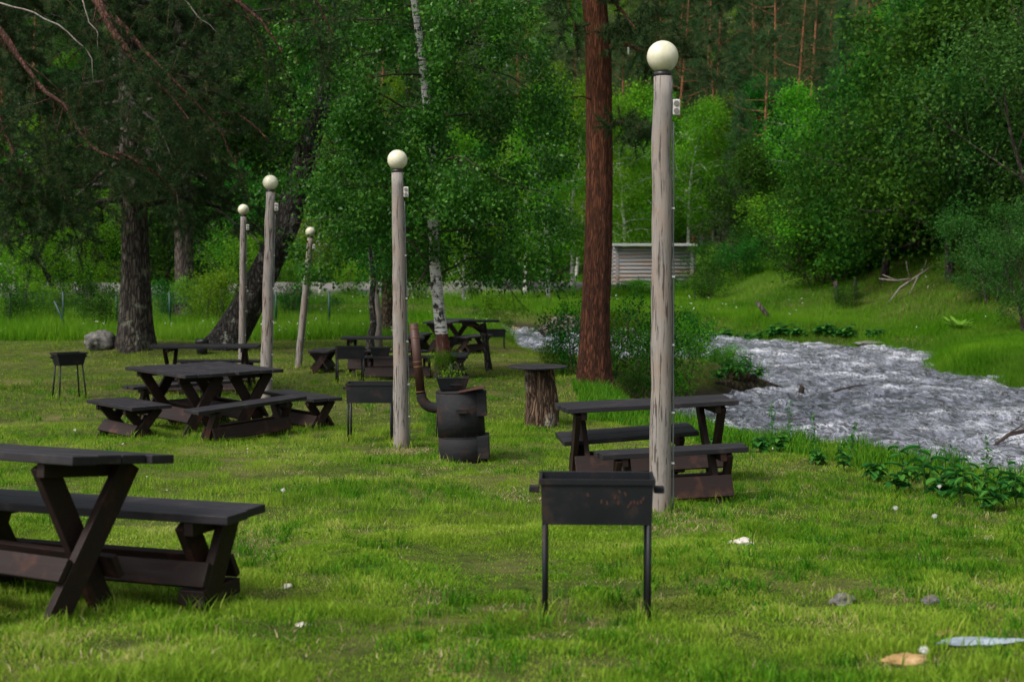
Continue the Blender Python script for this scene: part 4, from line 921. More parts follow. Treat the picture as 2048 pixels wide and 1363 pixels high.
# ================================================================== PROTOTYPES OF FARTHER PLANTS (unlinked meshes)
PB = {
 'big': proto_broad(101, 9.5, 8.0, .12, 34, .17, M['leaf_dark'], M['bark_far'], 15, .34, 1, (-15, 45), .16, nsub=8),
 'dense': proto_broad(102, 8.0, 6.2, .10, 30, .16, M['leaf_dark'], M['bark_far'], 14, .32, 1, (0, 50), .13),
 'bright': proto_broad(103, 8.0, 4.8, .12, 30, .13, M['leaf_bright'], M['birch_far'], 11, .28, 1, (15, 55), .10, pull=(0, 0, -.2), down=.4),
 'birch': proto_broad(104, 11, 4.6, .20, 36, .12, M['leaf_bright'], M['birch_far'], 11, .30, 1, (15, 60), .13, pull=(0, 0, -.6), down=.7),
 'willow': proto_broad(105, 7.5, 6.0, .05, 36, .11, M['leaf_willow'], M['bark_far'], 13, .26, 4, (20, 70), .09, pull=(0, 0, .1)),
 'shrub': proto_broad(106, 2.2, 2.4, .05, 20, .075, M['leaf_dark'], M['twig'], 9, .12, 5, (20, 70), .022, nsub=6, ntw=6),
 'shrub_bright': proto_broad(107, 2.0, 2.2, .05, 20, .07, M['leaf_bright'], M['twig'], 9, .12, 5, (20, 70), .02, nsub=6, ntw=6),
 'orchard': proto_broad(108, 5.0, 4.6, .25, 20, .10, M['leaf_bright'], M['bark_dark'], 8, .25, 1, (5, 50), .13, lean=.3),
}
PP = {
 'pine': proto_pine(201, 15, 6.0, .30, 34, M['bark_orange'], M['needle_far'], .26, .020, 20, .20),
 'pine_tall': proto_pine(202, 18, 5.2, .45, 30, M['bark_orange'], M['needle_far'], .26, .020, 22, .20),
 'spruce': proto_pine(203, 12, 5.0, .06, 60, M['bark_far'], M['needle_far'], .24, .020, 14, .16, True, 6, 4),
 'young': proto_pine(204, 3.6, 2.2, .10, 36, M['bark_far'], M['needle'], .12, .010, 12, .05, True, 5, 3),
}
ALL = {**PB, **PP}
HT = {'big': 9.5, 'dense': 8, 'bright': 8, 'birch': 11, 'willow': 7.5, 'shrub': 2.2, 'shrub_bright': 2, 'orchard': 5, 'pine': 15, 'pine_tall': 18, 'spruce': 12, 'young': 3.6}
def put(name, kind, px, pyb, h, label, cat_='tree', group=None, rz=None, Y=None, wide=1.0, y0=20):
    p = G(px, pyb, y0) if Y is None else Vector((W(px, 500, Y).x, Y, 0))
    if Y is not None: p.z = gz(p.x, p.y)
    s = h / HT[kind]
    return plant(name, ALL[kind], (p.x, p.y, p.z - .05), s * wide, R.uniform(0, 6.28) if rz is None else rz, label, cat_, group, sz=s)
# ---- far bank, right side
put('broadleaf_tree', 'big', 1770, 560, 10.5, 'broad dark green tree filling the far slope above the dead branch', y0=45)
put('broadleaf_tree', 'dense', 1650, 545, 6.0, 'lower bushy green tree left of the broad dark one', y0=45)
put('broadleaf_tree', 'big', 1900, 560, 11, 'dark tree between the broad one and the willow', y0=45)
put('broadleaf_tree', 'dense', 1800, 470, 11, 'dark green tree high behind the broad one', Y=74)
put('broadleaf_tree', 'dense', 1560, 470, 6.5, 'rounded green tree at the top of the grassy slope', Y=84)
put('broadleaf_tree', 'bright', 1620, 470, 8.5, 'yellowish green tree behind the slope, right of the rounded one', Y=80)
put('broadleaf_tree', 'shrub', 1530, 500, 2.8, 'shrub at the upper left end of the grassy slope', 'shrub', Y=76)
put('willow_tree', 'willow', 1985, 640, 8.4, 'grey green willow rising at the right edge', y0=40, Y=49)
put('willow_tree', 'willow', 2085, 700, 9.2, 'willow cut off by the right edge, in front of the other', Y=46)
put('willow_tree', 'willow', 2040, 600, 9.0, 'willow behind, partly hidden at the right edge', Y=56)
put('shrub', 'shrub', 1405, 606, 1.5, 'round dark shrub on the far meadow near the log building', 'shrub', Y=66, wide=1.5)
put('shrub', 'shrub', 1350, 590, 1.1, 'dark shrub right below the log building', 'shrub', Y=76, wide=2)
put('shrub', 'shrub', 1265, 590, .95, 'shrub in front of the left corner of the log building', 'shrub', Y=74, wide=2.6)
put('shrub', 'shrub_bright', 1300, 590, .8, 'light shrub at the middle of the log building', 'shrub', Y=70, wide=2.8)
put('young_spruce', 'young', 1470, 540, 4.6, 'young conical spruce beside the log building', Y=79)
put('young_spruce', 'young', 1448, 540, 5.2, 'second young spruce just right of the log building', Y=84, wide=1.3)
put('shrub', 'shrub', 1500, 540, 3.4, 'dark shrub right of the young spruce', 'shrub', Y=82, wide=1.3)
put('shrub', 'shrub', 1705, 625, 1.0, 'small dark bush below the thin stub post', 'shrub', Y=53, wide=1.3)
put('willow_bush', 'willow', 1985, 0, 3.6, 'low willow bush reaching down to the far bank under the willows', 'shrub', Y=45.5, wide=1.1)
put('willow_bush', 'willow', 2055, 0, 3.4, 'low willow bush cut by the right edge', 'shrub', Y=41, wide=1.1)
put('shrub', 'shrub', 1900, 620, 2.3, 'dark bush between willows and the dead branch', 'shrub', Y=56)
for i, (px, Y, h, kd) in enumerate([(1650, 61, 3.2, 'shrub'), (1700, 59.5, 3.4, 'shrub_bright'), (1740, 60, 3.0, 'shrub'), (1790, 60, 3.6, 'shrub'), (1835, 58, 3.2, 'shrub_bright'), (1600, 68, 3.6, 'shrub'), (1870, 60, 3.8, 'shrub'), (1575, 74, 3.0, 'shrub_bright'), (1930, 57, 3.4, 'shrub')]):
    put('shrub', kd, px, 0, h, 'leafy undergrowth shrub below the trees of the far slope', 'shrub', 'undergrowth on the far slope', Y=Y, wide=1.4)
put('broadleaf_tree', 'dense', 1690, 0, 6.5, 'dense leafy tree in front of the broad dark one', Y=60, wide=1.3)
put('broadleaf_tree', 'bright', 1840, 0, 4.2, 'small bright tree at the foot of the broad dark one', Y=57.5, wide=1.3)
put('broadleaf_tree', 'dense', 1505, 0, 6.8, 'dark leafy tree at the upper left end of the grassy slope', Y=79)
put('shrub', 'shrub', 1425, 0, 2.6, 'big dark shrub beside the right end of the log building', 'shrub', Y=73, wide=1.2)
put('shrub', 'shrub', 1490, 0, 2.3, 'dark shrub on the slope right of the log building', 'shrub', Y=71, wide=1.3)
# ---- behind the river, centre
for (px, Y, h, kd, lb) in [(1255, 95, 13, 'birch', 'bright birch just left of the near lamp globe'), (1320, 100, 14, 'birch', 'bright birch hidden behind the nearest lamp post'), (1375, 98, 11.5, 'birch', 'bright birch right of the nearest lamp post'),
  (1100, 66, 10.5, 'birch', 'pale green birch between birch crown and red pine'), (1050, 70, 11.5, 'birch', 'birch behind the right side of the middle birch crown'), (1145, 78, 12.5, 'birch', 'birch with a thin white stem left of the red pine'),
  (1225, 104, 15, 'bright', 'leafy bright tree behind the red pine trunk'), (1000, 74, 8.2, 'dense', 'dark tree behind the middle birch'), (930, 64, 6.8, 'bright', 'bright tree low behind the middle birch'), (1430, 112, 12, 'bright', 'yellow green tree above the log building')]:
    put('birch_tree' if kd == 'birch' else 'broadleaf_tree', kd, px, 0, h, lb, Y=Y)
def leaner(px, py, px2, py2, r0, lb, mat):
    p = G(px, py, 40); q = W(px2, py2, p.y) - p; r = empty('leaning_tree', p, 0, lb, 'tree')
    V, F = rough_trunk([np.zeros(3) + [0, 0, -.2], np.array(q) * .5 + [0, 0, -.1], np.array(q)], [r0, r0 * .75, r0 * .5], rng, n=12, rings=24, amp=.06, flare=.4, flare_h=.3); link('trunk', mesh_np('trunk', V, F, mat, smooth=True), r)
    P = np.array(q) + rng.normal(size=(160, 3)) * [.9, .9, .7]; V, F, v = leaves(P, 12, .2, .12, rng); link('crown', mesh_np('crown', V, F, M['leaf_bright'], {'v': v}), r)
leaner(1058, 582, 1005, 500, .22, 'grey trunk leaning left, below the pale birch', M['bark_dark'])
leaner(1112, 563, 1088, 500, .16, 'smaller trunk leaning left, beside the thin white birch stem', M['bark_far'])
leaner(1150, 562, 1166, 430, .15, 'thin white crooked birch stem left of the red pine', M['birch_far'])
# ---- left meadow and behind
put('orchard_tree', 'orchard', 128, 650, 5.0, 'small crooked tree with bright leaves at the far left', Y=52, rz=2.5)
put('orchard_tree', 'orchard', 40, 650, 4.6, 'bright leafed small tree cut by the left edge', Y=56, rz=1.0)
put('orchard_tree', 'orchard', 190, 640, 4.8, 'small bright tree just left of the big grey pine', Y=62, rz=4.0)
put('orchard_tree', 'orchard', 455, 640, 4.2, 'small tree behind the slim lamp post', Y=60, rz=5.0)
for i, (px, Y, h, kd, lb) in enumerate([(25, 46, 1.6, 'shrub', 'dark shrub in the tall grass at the left edge'), (95, 48, 1.3, 'shrub_bright', 'light shrub below the crooked tree'), (200, 44, 1.5, 'shrub', 'dark shrub behind the boulder'),
  (330, 50, 1.5, 'shrub', 'shrub between the two pine trunks'), (420, 45, 1.8, 'shrub_bright', 'bright shrub left of the leaning tree foot'), (395, 47, 1.5, 'shrub_bright', 'light shrub right of the second pine'), (160, 54, 1.9, 'shrub', 'shrub behind the leaning green post'),
  (575, 52, 1.3, 'shrub', 'shrub behind the leaning lamp post'), (660, 56, 1.4, 'shrub', 'shrub in the meadow left of the dark sapling'), (1003, 50, 1.5, 'shrub_bright', 'thin bush behind the high plank table'), (1065, 52, 1.0, 'shrub', 'small bush behind the driftwood'), (955, 58, 1.0, 'shrub', 'bush in the meadow behind the farthest table'),
  (840, 62, 1.4, 'shrub_bright', 'light bush behind the birch foot'), (700, 66, 1.6, 'shrub_bright', 'light bush farther back in the meadow'), (270, 70, 2.0, 'shrub_bright', 'light bush by the road behind the big pine'), (500, 66, 1.8, 'shrub_bright', 'light bush by the road behind the leaning tree'), (60, 66, 1.7, 'shrub_bright', 'light bush before the road at the far left'), (180, 67, 1.9, 'shrub_bright', 'light bush before the road left of the big pine'), (355, 66, 1.5, 'shrub_bright', 'light bush before the road between the pines'), (600, 67, 1.8, 'shrub_bright', 'light bush before the road at the leaning post'), (790, 67, 1.4, 'shrub', 'dark bush before the road behind the mossy trunk')]):
    put('shrub', kd, px, 0, h, lb, 'shrub', Y=Y)
row = [(-60, 92), (30, 66), (95, 90), (150, 82), (215, 94), (290, 86), (330, 64), (400, 90), (455, 84), (520, 94), (570, 88), (640, 70), (690, 92), (745, 84), (800, 92), (860, 84), (905, 96), (960, 90)]
BROAD = 'leafy trees beyond the gravel road'
for i, (px, Y) in enumerate(row):
    kd = ['dense', 'bright', 'big', 'bright', 'dense', 'birch'][i % 6]
    put('broadleaf_tree', kd, px, 0, R.uniform(7.5, 11), 'leafy tree in the row beyond the gravel road', group=BROAD, Y=Y)
# ---- forest on the hill behind
labs = {'pine': 'dark pine on the wooded hill with orange upper trunk', 'pine_tall': 'tall pine with a bare orange trunk on the wooded hill', 'spruce': 'dark conical spruce on the wooded hill', 'birch': 'pale green birch on the wooded hill', 'bright': 'light green tree on the wooded hill', 'dense': 'dark leafy tree on the wooded hill', 'big': 'broad dark leafy tree on the wooded hill'}
nm = {'pine': 'pine_tree', 'pine_tall': 'pine_tree', 'spruce': 'spruce_tree', 'birch': 'birch_tree', 'bright': 'broadleaf_tree', 'dense': 'broadleaf_tree', 'big': 'broadleaf_tree'}
cnt = 0; Y = 102.0
while Y < 235:
    X = -.40 * Y
    while X < .40 * Y:
        x, y = X + R.uniform(-1.6, 1.6), Y + R.uniform(-2.5, 2.5)
        if not (4 < x < 15 and y < 100):
            a = x / y
            kd = R.choices(['pine', 'pine_tall', 'spruce', 'birch', 'bright', 'dense', 'big'], [5, 3, 4, 2, 1.5, 2, 2] if a > .1 else ([2, 2, 1, 6, 5, 1, 1] if a > -.05 else [4, 3, 2, 1, 2, 4, 4]))[0]
            h = HT[kd] * R.uniform(.75, 1.15)
            plant(nm[kd], ALL[kd], (x, y, gz(x, y) - .2), h / HT[kd], R.uniform(0, 6.28), labs[kd], 'tree', labs[kd] + ', all alike'); cnt += 1
        X += 4.1 + (Y - 102) * .022
    Y += 6.5 + (Y - 102) * .055
for i, (px, Y, kd, h) in enumerate([(1245, 112, 'pine', 20), (1290, 120, 'spruce', 17), (1345, 114, 'pine_tall', 22), (1385, 124, 'spruce', 18), (1425, 116, 'pine', 20), (1465, 110, 'spruce', 15), (1505, 118, 'pine', 20), (1550, 112, 'pine_tall', 21), (1100, 122, 'pine_tall', 20), (1135, 116, 'birch', 14), (1160, 130, 'pine', 19), (1065, 130, 'birch', 15), (1210, 128, 'pine_tall', 22), (1320, 132, 'pine', 21), (1600, 106, 'spruce', 15), (1410, 138, 'pine', 20), (1480, 132, 'spruce', 18), (1270, 140, 'spruce', 19), (1140, 144, 'birch', 15)]):
    p = Vector((W(px, 500, Y).x, Y, 0)); p.z = gz(p.x, Y)
    plant(nm[kd], ALL[kd], (p.x, p.y, p.z - .2), h / HT[kd], R.uniform(0, 6.28), labs[kd], 'tree', labs[kd] + ', all alike')
# slope trees on the right, above the river
for i, (px, Y, kd, h) in enumerate([(1480, 92, 'spruce', 10), (1530, 88, 'pine', 13), (1585, 92, 'pine_tall', 16), (1612, 96, 'pine_tall', 17), (1690, 84, 'spruce', 12), (1740, 88, 'pine', 14), (1850, 82, 'spruce', 12), (1930, 78, 'pine', 13), (1990, 72, 'pine_tall', 16), (2060, 70, 'pine', 14), (1440, 104, 'pine_tall', 15), (1400, 118, 'spruce', 12), (1360, 116, 'pine', 14), (2010, 62, 'dense', 9), (1880, 92, 'pine', 14), (1640, 104, 'spruce', 14), (2110, 58, 'big', 10)]):
    p = Vector((W(px, 500, Y).x, Y, 0)); p.z = gz(p.x, Y)
    lbs = ['left of the tall orange trunks', 'behind the grassy slope', 'left one of the two tall orange trunks', 'right one of the two tall orange trunks', 'above the low bushy tree', 'above the broad dark tree', 'behind the broad dark tree', 'between broad tree and willow', 'with a bare trunk at the upper right', 'at the upper right edge', 'with an orange trunk above the log building', 'behind the log building', 'left behind the log building', 'low behind the willows', 'high above the broad dark tree', 'right behind the two orange trunks', 'cut by the right edge behind the willows']
    plant(nm[kd], ALL[kd], (p.x, p.y, p.z - .2), h / HT[kd], R.uniform(0, 6.28), {'pine': 'dark pine ', 'pine_tall': 'tall pine ', 'spruce': 'dark spruce ', 'dense': 'dark leafy tree ', 'big': 'broad leafy tree '}[kd] + lbs[i], 'tree')

# ---- shrubs and herbs on the near bank
for (px, Y, h, kd, wd, lb) in [(1165, 25.6, 1.5, 'shrub', .8, 'thin leafy shrub growing up against the red pine trunk'), (1272, 25.6, 1.95, 'shrub', .85, 'dark leafy shrub right behind the red pine'), (1345, 27.2, 1.7, 'shrub_bright', .85, 'dark shrub behind the nearest lamp post at the bank'), (1390, 31.2, 1.15, 'shrub', .8, 'shrub right of the nearest lamp post on the washed root bank'),
    (1225, 27.0, 1.3, 'shrub_bright', .9, 'light green shrub just right of the red pine'), (1112, 26.0, .62, 'shrub_bright', 1.0, 'light green weeds left of the red pine'), (1440, 31.6, .85, 'shrub_bright', 1.1, 'low leafy shrub on the washed out root'), (1262, 24.6, .5, 'shrub', 1.0, 'low dark bush at the foot of the bank shrubs'), (885, 25.9, .5, 'shrub_bright', .9, 'small weed at the foot of the birch'), (862, 16.6, .34, 'shrub_bright', .6, 'nettle like weed behind the stove')]:
    p = Vector((W(px, 500, Y).x, Y, 0)); p.z = max(gz(p.x, Y), WATER_Z - .02); s = h / HT[kd]
    plant('bank_shrub', ALL[kd], p, s * wd, R.uniform(0, 6.28), lb, 'shrub', sz=s)

def big_leaf(L, Wd, rg, droop=.35, n=7):
    """one broad pointed leaf with a folded midrib, root at the origin, pointing along +X"""
    V, F = [], []
    for i in range(n):
        t = i / (n - 1); w = Wd * math.sin(PI * min(1, t ** .8 * .97 + .03)) ** .8 * .5; x = L * t; z = .12 * L * math.sin(t * 2) - droop * L * t * t
        V += [(x, -w, z + .10 * w), (x, 0, z - .02), (x, w, z + .10 * w)]
    for i in range(n - 1):
        a = i * 3; F += [(a, a + 3, a + 4, a + 1), (a + 1, a + 4, a + 5, a + 2)]
    return np.array(V), np.array(F)
def broad_plant(seed, h, nst, kind):
    rg = np.random.default_rng(seed); st = []; lv = []
    for s in range(nst):
        a = rg.uniform(0, 6.28); T = wander((0, 0, 0), (math.cos(a) * .3, math.sin(a) * .3, 1), h * rg.uniform(.6, 1), 7, rg, .15, (0, 0, .2)); st.append((T, np.linspace(.006, .003, 7)))
        nl = 7 if kind == 'tall' else 5
        for i in range(nl):
            t = .35 + .63 * i / nl; q = at_path(T, t); az = i * 2.4 + s; L = h * (.34 if kind == 'tall' else .5) * rg.uniform(.6, 1.1) * (1.15 - t * .4)
            V, F = big_leaf(L, L * (.42 if kind == 'tall' else .8), rg, rg.uniform(.2, .7)); c, s2 = math.cos(az), math.sin(az)
            Rm = np.array([[c, -s2, 0], [s2, c, 0], [0, 0, 1]]); ti = rg.uniform(-.3, .4); Rt = np.array([[math.cos(ti), 0, -math.sin(ti)], [0, 1, 0], [math.sin(ti), 0, math.cos(ti)]])
            lv.append((V @ (Rm @ Rt).T + q, F))
    V, F = tubes(st, 5); a = mesh_np('stem', V, F, M['stem'], smooth=True); V, F = cat(lv)
    return a, mesh_np('foliage', V, F, M['leaf_plant'], {'v': np.repeat(rg.uniform(0, 1, len(lv)), 12)}, smooth=True)
PL = [broad_plant(1, .42, 3, 'tall'), broad_plant(2, .34, 4, 'wide'), broad_plant(3, .50, 2, 'tall'), broad_plant(4, .26, 5, 'wide')]
spots = [(1520, 905, 3, 1.0), (1556, 902, 1, .8), (1690, 945, 0, .8), (1755, 962, 3, 1.0), (1795, 985, 1, .9), (1815, 968, 2, 1.0), (1850, 988, 2, 1.2), (1880, 1000, 1, 1.0), (1925, 1012, 0, 1.1), (1955, 1000, 2, 1.0), (1985, 1022, 1, .9), (2035, 1020, 0, 1.1), (1640, 928, 3, .8), (2010, 1000, 2, .8), (1425, 890, 3, .5)]
for px, py, k, s in spots:
    p = G(px, py, 8, 20); r = empty('broad_leaf_plant', p, R.uniform(0, 6.28), 'broad leafed green plant on the near bank above the water', 'plant', 'broad leafed plants along the near bank'); s *= .88; r.scale = (s, s, s)
    link('stem', PL[k][0], r); link('foliage', PL[k][1], r)
for px, py, Y, k, s in [(1480, 0, 29.9, 2, 1.3), (1500, 0, 30.2, 0, 1.4), (1460, 0, 30.0, 0, 1.3), (1520, 0, 30.2, 1, .9), (1440, 0, 29.4, 1, 1.2)]:
    x = W(px, 500, Y).x; r = empty('broad_leaf_plant', (x, Y, WATER_Z + .28), R.uniform(0, 6.28), 'leafy herb growing on the washed out root in the river', 'plant', 'herbs on the washed out root'); r.scale = (s, s, s)
    link('stem', PL[k][0], r); link('foliage', PL[k][1], r)
for i in range(30):
    px = 1370 + i * 13 + R.uniform(-12, 12); p = G(px, 683 if px < 1560 else 686, 44); p.y += .3; p.z = gz(p.x, p.y); s = R.uniform(.7, 1.6)
    r = empty('broad_leaf_plant', p, R.uniform(0, 6.28), 'wide leafed plant hanging over the far water edge', 'plant', 'wide leafed plants on the far water edge'); r.scale = (s * 1.3, s * 1.3, s)
    link('stem', PL[1 + 2 * (i % 2)][0], r); link('foliage', PL[1 + 2 * (i % 2)][1], r)
# a fern
p = G(1915, 668, 40, 70); rg = np.random.default_rng(8); lv = []
for i in range(22):
    a = i * 2.4; V, F = big_leaf(.80 * rg.uniform(.7, 1), .22, rg, rg.uniform(.15, .5)); c, s2 = math.cos(a), math.sin(a); ti = rg.uniform(.6, 1.2)
    Rm = np.array([[c, -s2, 0], [s2, c, 0], [0, 0, 1]]) @ np.array([[math.cos(ti), 0, -math.sin(ti)], [0, 1, 0], [math.sin(ti), 0, math.cos(ti)]]); lv.append((V @ Rm.T, F))
V, F = cat(lv); o = link('fern', mesh_np('fern', V, F, M['leaf_fern'], {'v': np.repeat(rg.uniform(0, 1, 22), 12)})); o.location = p; tag(o, 'bright yellow green fern on the far bank below the willow', 'fern')

# ================================================================== GRASS
def blades(name, X, Y, Z, H, Wd, mat, rg, lean=.35, seg=2, label='', vv=None, cat_='grass'):
    n = len(X); a = rg.uniform(0, 2 * PI, n); d = np.stack([np.cos(a), np.sin(a)], 1); fa = rg.uniform(0, PI, n); wd = np.stack([np.cos(fa), np.sin(fa)], 1) * (Wd[:, None] * .5)
    ln = rg.uniform(.1, 1, n) * lean * H; base = np.stack([X, Y, Z - .006], 1); V = []
    def pt(f, w, s): 
        q = base.copy(); q[:, :2] += d * (ln * f * f)[:, None] + wd * (w * s); q[:, 2] += H * f * (1 - .15 * f * lean); return q
    if seg == 2: V = [pt(0, 1, -1), pt(0, 1, 1), pt(.55, .8, 1), pt(.55, .8, -1), pt(1, 0, 0)]; k = 5; T = [(0, 1, 2), (0, 2, 3), (3, 2, 4)]
    else: V = [pt(0, 1, -1), pt(0, 1, 1), pt(1, 0, 0)]; k = 3; T = [(0, 1, 2)]
    V = np.stack(V, 1).reshape(-1, 3); F = (np.arange(n)[:, None, None] * k + np.array(T)[None]).reshape(-1, 3)
    v = rg.uniform(0, 1, n) if vv is None else vv
    o = link(name, mesh_np(name, V, F, mat, {'v': np.repeat(v, len(T))})); tag(o, label, cat_, kind='stuff'); return o
def scatter(n, y0, y1, rg, m=1.3, left=None, right=None):
    # uniform over the ground in front of the camera, with a margin at both sides
    Y = np.sqrt(rg.uniform(y0 * y0, y1 * y1, n)); X = (rg.uniform(-1, 1, n)) * (.375 * Y + m); return X, Y
grg = np.random.default_rng(77)
def lawn(n, y0, y1, hm, wd, seg, mat, label, y_edge=None):
    X, Y = scatter(n, y0, y1, grg); d = poly_dist(X, Y, RIV); ok = (d > .9)
    if y_edge: ok &= Y < 38 + 3 * np.clip((X + 8) / 8, 0, 2) + .8 * (vnoise(X * .8, Y * 0, 4) - .5)
    thin = vnoise(X * 1.1, Y * 1.1, 51) * .6 + vnoise(X * 3.3, Y * 3.3, 52) * .4
    bare = (np.hypot(X + 1.2, Y - 15.0) < .38) | (np.hypot(X - 1.13, Y - 10.2) < .22) | (np.hypot((X - .28) * .8, Y - 11.3) < .22)
    keep = (grg.uniform(0, 1, len(X)) < np.clip(thin * 2.8 - .22, .2, 1)) & ~(bare & (grg.uniform(0, 1, len(X)) < .75)); ok &= keep
    X, Y, thin, d = X[ok], Y[ok], thin[ok], d[ok]; cl = vnoise(X * 5, Y * 5, 53); big = vnoise(X * .7, Y * .7, 54)
    H = hm * (.30 + 1.35 * cl ** 1.8) * (.65 + .7 * big) * grg.uniform(.55, 1.3, len(X)) * (1 + .9 * np.exp(-((d - 1.0) / .7) ** 2))
    Wb = wd * grg.uniform(.6, 1.3, len(X)); v = np.clip(grg.uniform(0, 1, len(X)) * .62 + .62 * (.5 - vnoise(X * 1.3, Y * 1.3, 55)) + .30 * (.5 - vnoise(X * 4.3, Y * 4.3, 56)) + .16, 0, 1)
    return blades('lawn_grass', X, Y, ground(X, Y), H, Wb, mat, grg, .8, seg, label, v)
lawn(410000, 4.0, 9.5, .045, .0052, 2, M['lawn_grass'], 'short bright green lawn grass nearest the camera')
lawn(390000, 9.5, 18, .052, .0065, 1, M['lawn_grass'], 'short bright lawn grass around the joined tables and the stove')
lawn(300000, 18, 42, .055, .013, 1, M['mown_grass'], 'freshly mown yellowish lawn around the farther tables', True)
def field(name, n, x0, x1, y0, y1, hm, wd, mat, cond, label):
    X = grg.uniform(x0, x1, n); Y = y0 + (y1 - y0) * grg.uniform(0, 1, n) ** 1.4; d = poly_dist(X, Y, RIV); ok = cond(X, Y, d) & (np.abs(X) < .39 * Y + 3); X, Y = X[ok], Y[ok]
    H = hm * (.4 + vnoise(X * .9, Y * .9, 61) * .9) * grg.uniform(.5, 1.25, len(X)); v = np.clip(vnoise(X * .5, Y * .5, 63) * .6 + grg.uniform(0, .5, len(X)), 0, 1)
    return blades(name, X, Y, ground(X, Y), H, wd * grg.uniform(.6, 1.4, len(X)), mat, grg, .6, 1, label, v)
field('meadow_grass', 230000, -26, 4, 37.5, 72, .42, .020, M['meadow_grass'], lambda x, y, d: (d > .5) & (y > 38.2 + 3 * np.clip((x + 8) / 8, 0, 2) + .8 * (vnoise(x * .8, y * 0, 4) - .5)), 'tall green meadow grass behind the mown lawn')
field('meadow_grass', 90000, -35, 34, 70, 112, .5, .04, M['meadow_grass'], lambda x, y, d: (d > .5) & ((x > 4) | (np.abs(y - (74 + 3 * np.sin(x * .06) + .05 * x)) > 3.6)), 'far meadow grass along the gravel road and around the log building')
field('slope_grass', 260000, 3, 30, 28, 80, .26, .020, M['meadow_grass'], lambda x, y, d: (d > -.02) & ((x > 8) | (y > 52)), 'lush grass on the far bank and the slope above it')
field('bank_grass', 420000, 3, 16, 30, 58, .24, .022, M['meadow_grass'], lambda x, y, d: (d > -.05) & (d < 3.0) & ((x > 8) | (y > 49)), 'thick overhanging grass along the far water edge')
# long grass on the near bank edge and on the washed root
def edge(n, dlo, dhi, hm, wd, label, cond):
    X = grg.uniform(1.0, 8, n * 6); Y = grg.uniform(8, 34, n * 6); d = poly_dist(X, Y, RIV); ok = (d > dlo) & (d < dhi) & cond(X, Y); X, Y = X[ok][:n], Y[ok][:n]
    H = hm * (.3 + vnoise(X * 2.2, Y * 2.2, 71) ** 1.6 * 1.4) * grg.uniform(.4, 1.2, len(X)); return blades('bank_grass', X, Y, ground(X, Y), H, wd * grg.uniform(.6, 1.3, len(X)), M['bank_grass'], grg, .55, 2, label)
edge(52000, .35, 1.9, .17, .008, 'long unmown grass along the edge of the near bank', lambda x, y: (y < 24))
X = grg.normal(4.5, .4, 900); Y = grg.normal(31.2, .2, 900); blades('reed_grass', X, Y, np.full(900, WATER_Z + .22), grg.uniform(.2, .7, 900), np.full(900, .012), M['bank_grass'], grg, .5, 2, 'tall grass growing on the washed out root in the river')
def tufts(n, k, y0, y1, hm, wd, sp, mat, label):
    X, Y = scatter(n, y0, y1, grg); ok = (poly_dist(X, Y, RIV) > 1.0) & (vnoise(X * .8, Y * .8, 57) > .42); X, Y = X[ok], Y[ok]; hh = np.repeat(grg.uniform(.5, 1.2, len(X)), k)
    X = np.repeat(X, k); Y = np.repeat(Y, k); X = X + grg.normal(size=len(X)) * sp; Y = Y + grg.normal(size=len(Y)) * sp
    return blades('grass_tufts', X, Y, ground(X, Y), hm * hh * grg.uniform(.5, 1.2, len(X)), wd * grg.uniform(.6, 1.3, len(X)), mat, grg, .9, 2, label)
tufts(1900, 26, 4.4, 12, .090, .0055, .030, M['bank_grass'], 'darker green grass tufts standing out of the near lawn')
tufts(1500, 18, 12, 26, .085, .009, .05, M['bank_grass'], 'darker green grass tufts standing out of the farther lawn')
tufts(900, 24, 4.4, 14, .042, .005, .07, M['dry_grass'], 'dry straw coloured blades lying in the lawn')
# clover like ground herbs in the lawn
X, Y = scatter(5000, 4.5, 16, grg); ok = (vnoise(X * 1.7, Y * 1.7, 81) > .55) & (poly_dist(X, Y, RIV) > 1); P = np.stack([X, Y, ground(X, Y) + .022], 1)[ok]
V, F, v = leaves(P, 3, .010, .018, grg, 0, 1.5, .9); tag(link('lawn_herbs', mesh_np('lawn_herbs', V, F, M['bank_grass'], {'v': v})), 'small dark clover and herb leaves among the lawn grass', 'herbs', kind='stuff')
# longer blades left standing round the feet of everything that stands in the lawn
bpy.context.view_layer.update(); feet = []
for o in list(bpy.data.objects):
    if o.type == 'MESH' and o.parent is not None and o.name.split('.')[0] in ('leg', 'post', 'base_ring', 'stump', 'foot_board') and o.matrix_world.translation.y < 31:
        pts = np.array([tuple(o.matrix_world @ v.co) for v in o.data.vertices]); low = pts[pts[:, 2] < pts[:, 2].min() + .06]; low = low if len(low) < 60 else low[grg.integers(0, len(low), 60)]
        c_ = low.mean(0); rr_ = max(.03, np.hypot(*(low[:, :2] - c_[:2]).T).max())
        feet += [(c_[0] + math.cos(t) * (rr_ + q), c_[1] + math.sin(t) * (rr_ + q)) for t, q in zip(grg.uniform(0, 6.28, int(26 + 160 * rr_)), np.abs(grg.normal(0, .035, int(26 + 160 * rr_))))]
for o in list(bpy.data.objects):
    if o.name.split('.')[0] == 'stone':
        c_ = o.location; k_ = 26; t_ = grg.uniform(0, 6.28, k_); r1_ = max(o.dimensions.x, o.dimensions.y) * .46
        feet += [(c_.x + math.cos(t) * r1_ * grg.uniform(.9, 1.25), c_.y + math.sin(t) * r1_ * grg.uniform(.6, 1.1)) for t in t_]
feet = np.array(feet); n_ = len(feet); blades('grass_tufts', feet[:, 0], feet[:, 1], ground(feet[:, 0], feet[:, 1]), grg.uniform(.05, .14, n_), grg.uniform(.004, .007, n_) * (1 + feet[:, 1] / 20), M['lawn_grass'], grg, .7, 2, 'longer grass blades standing round the feet of tables and posts')
dx_, dy_ = [], []
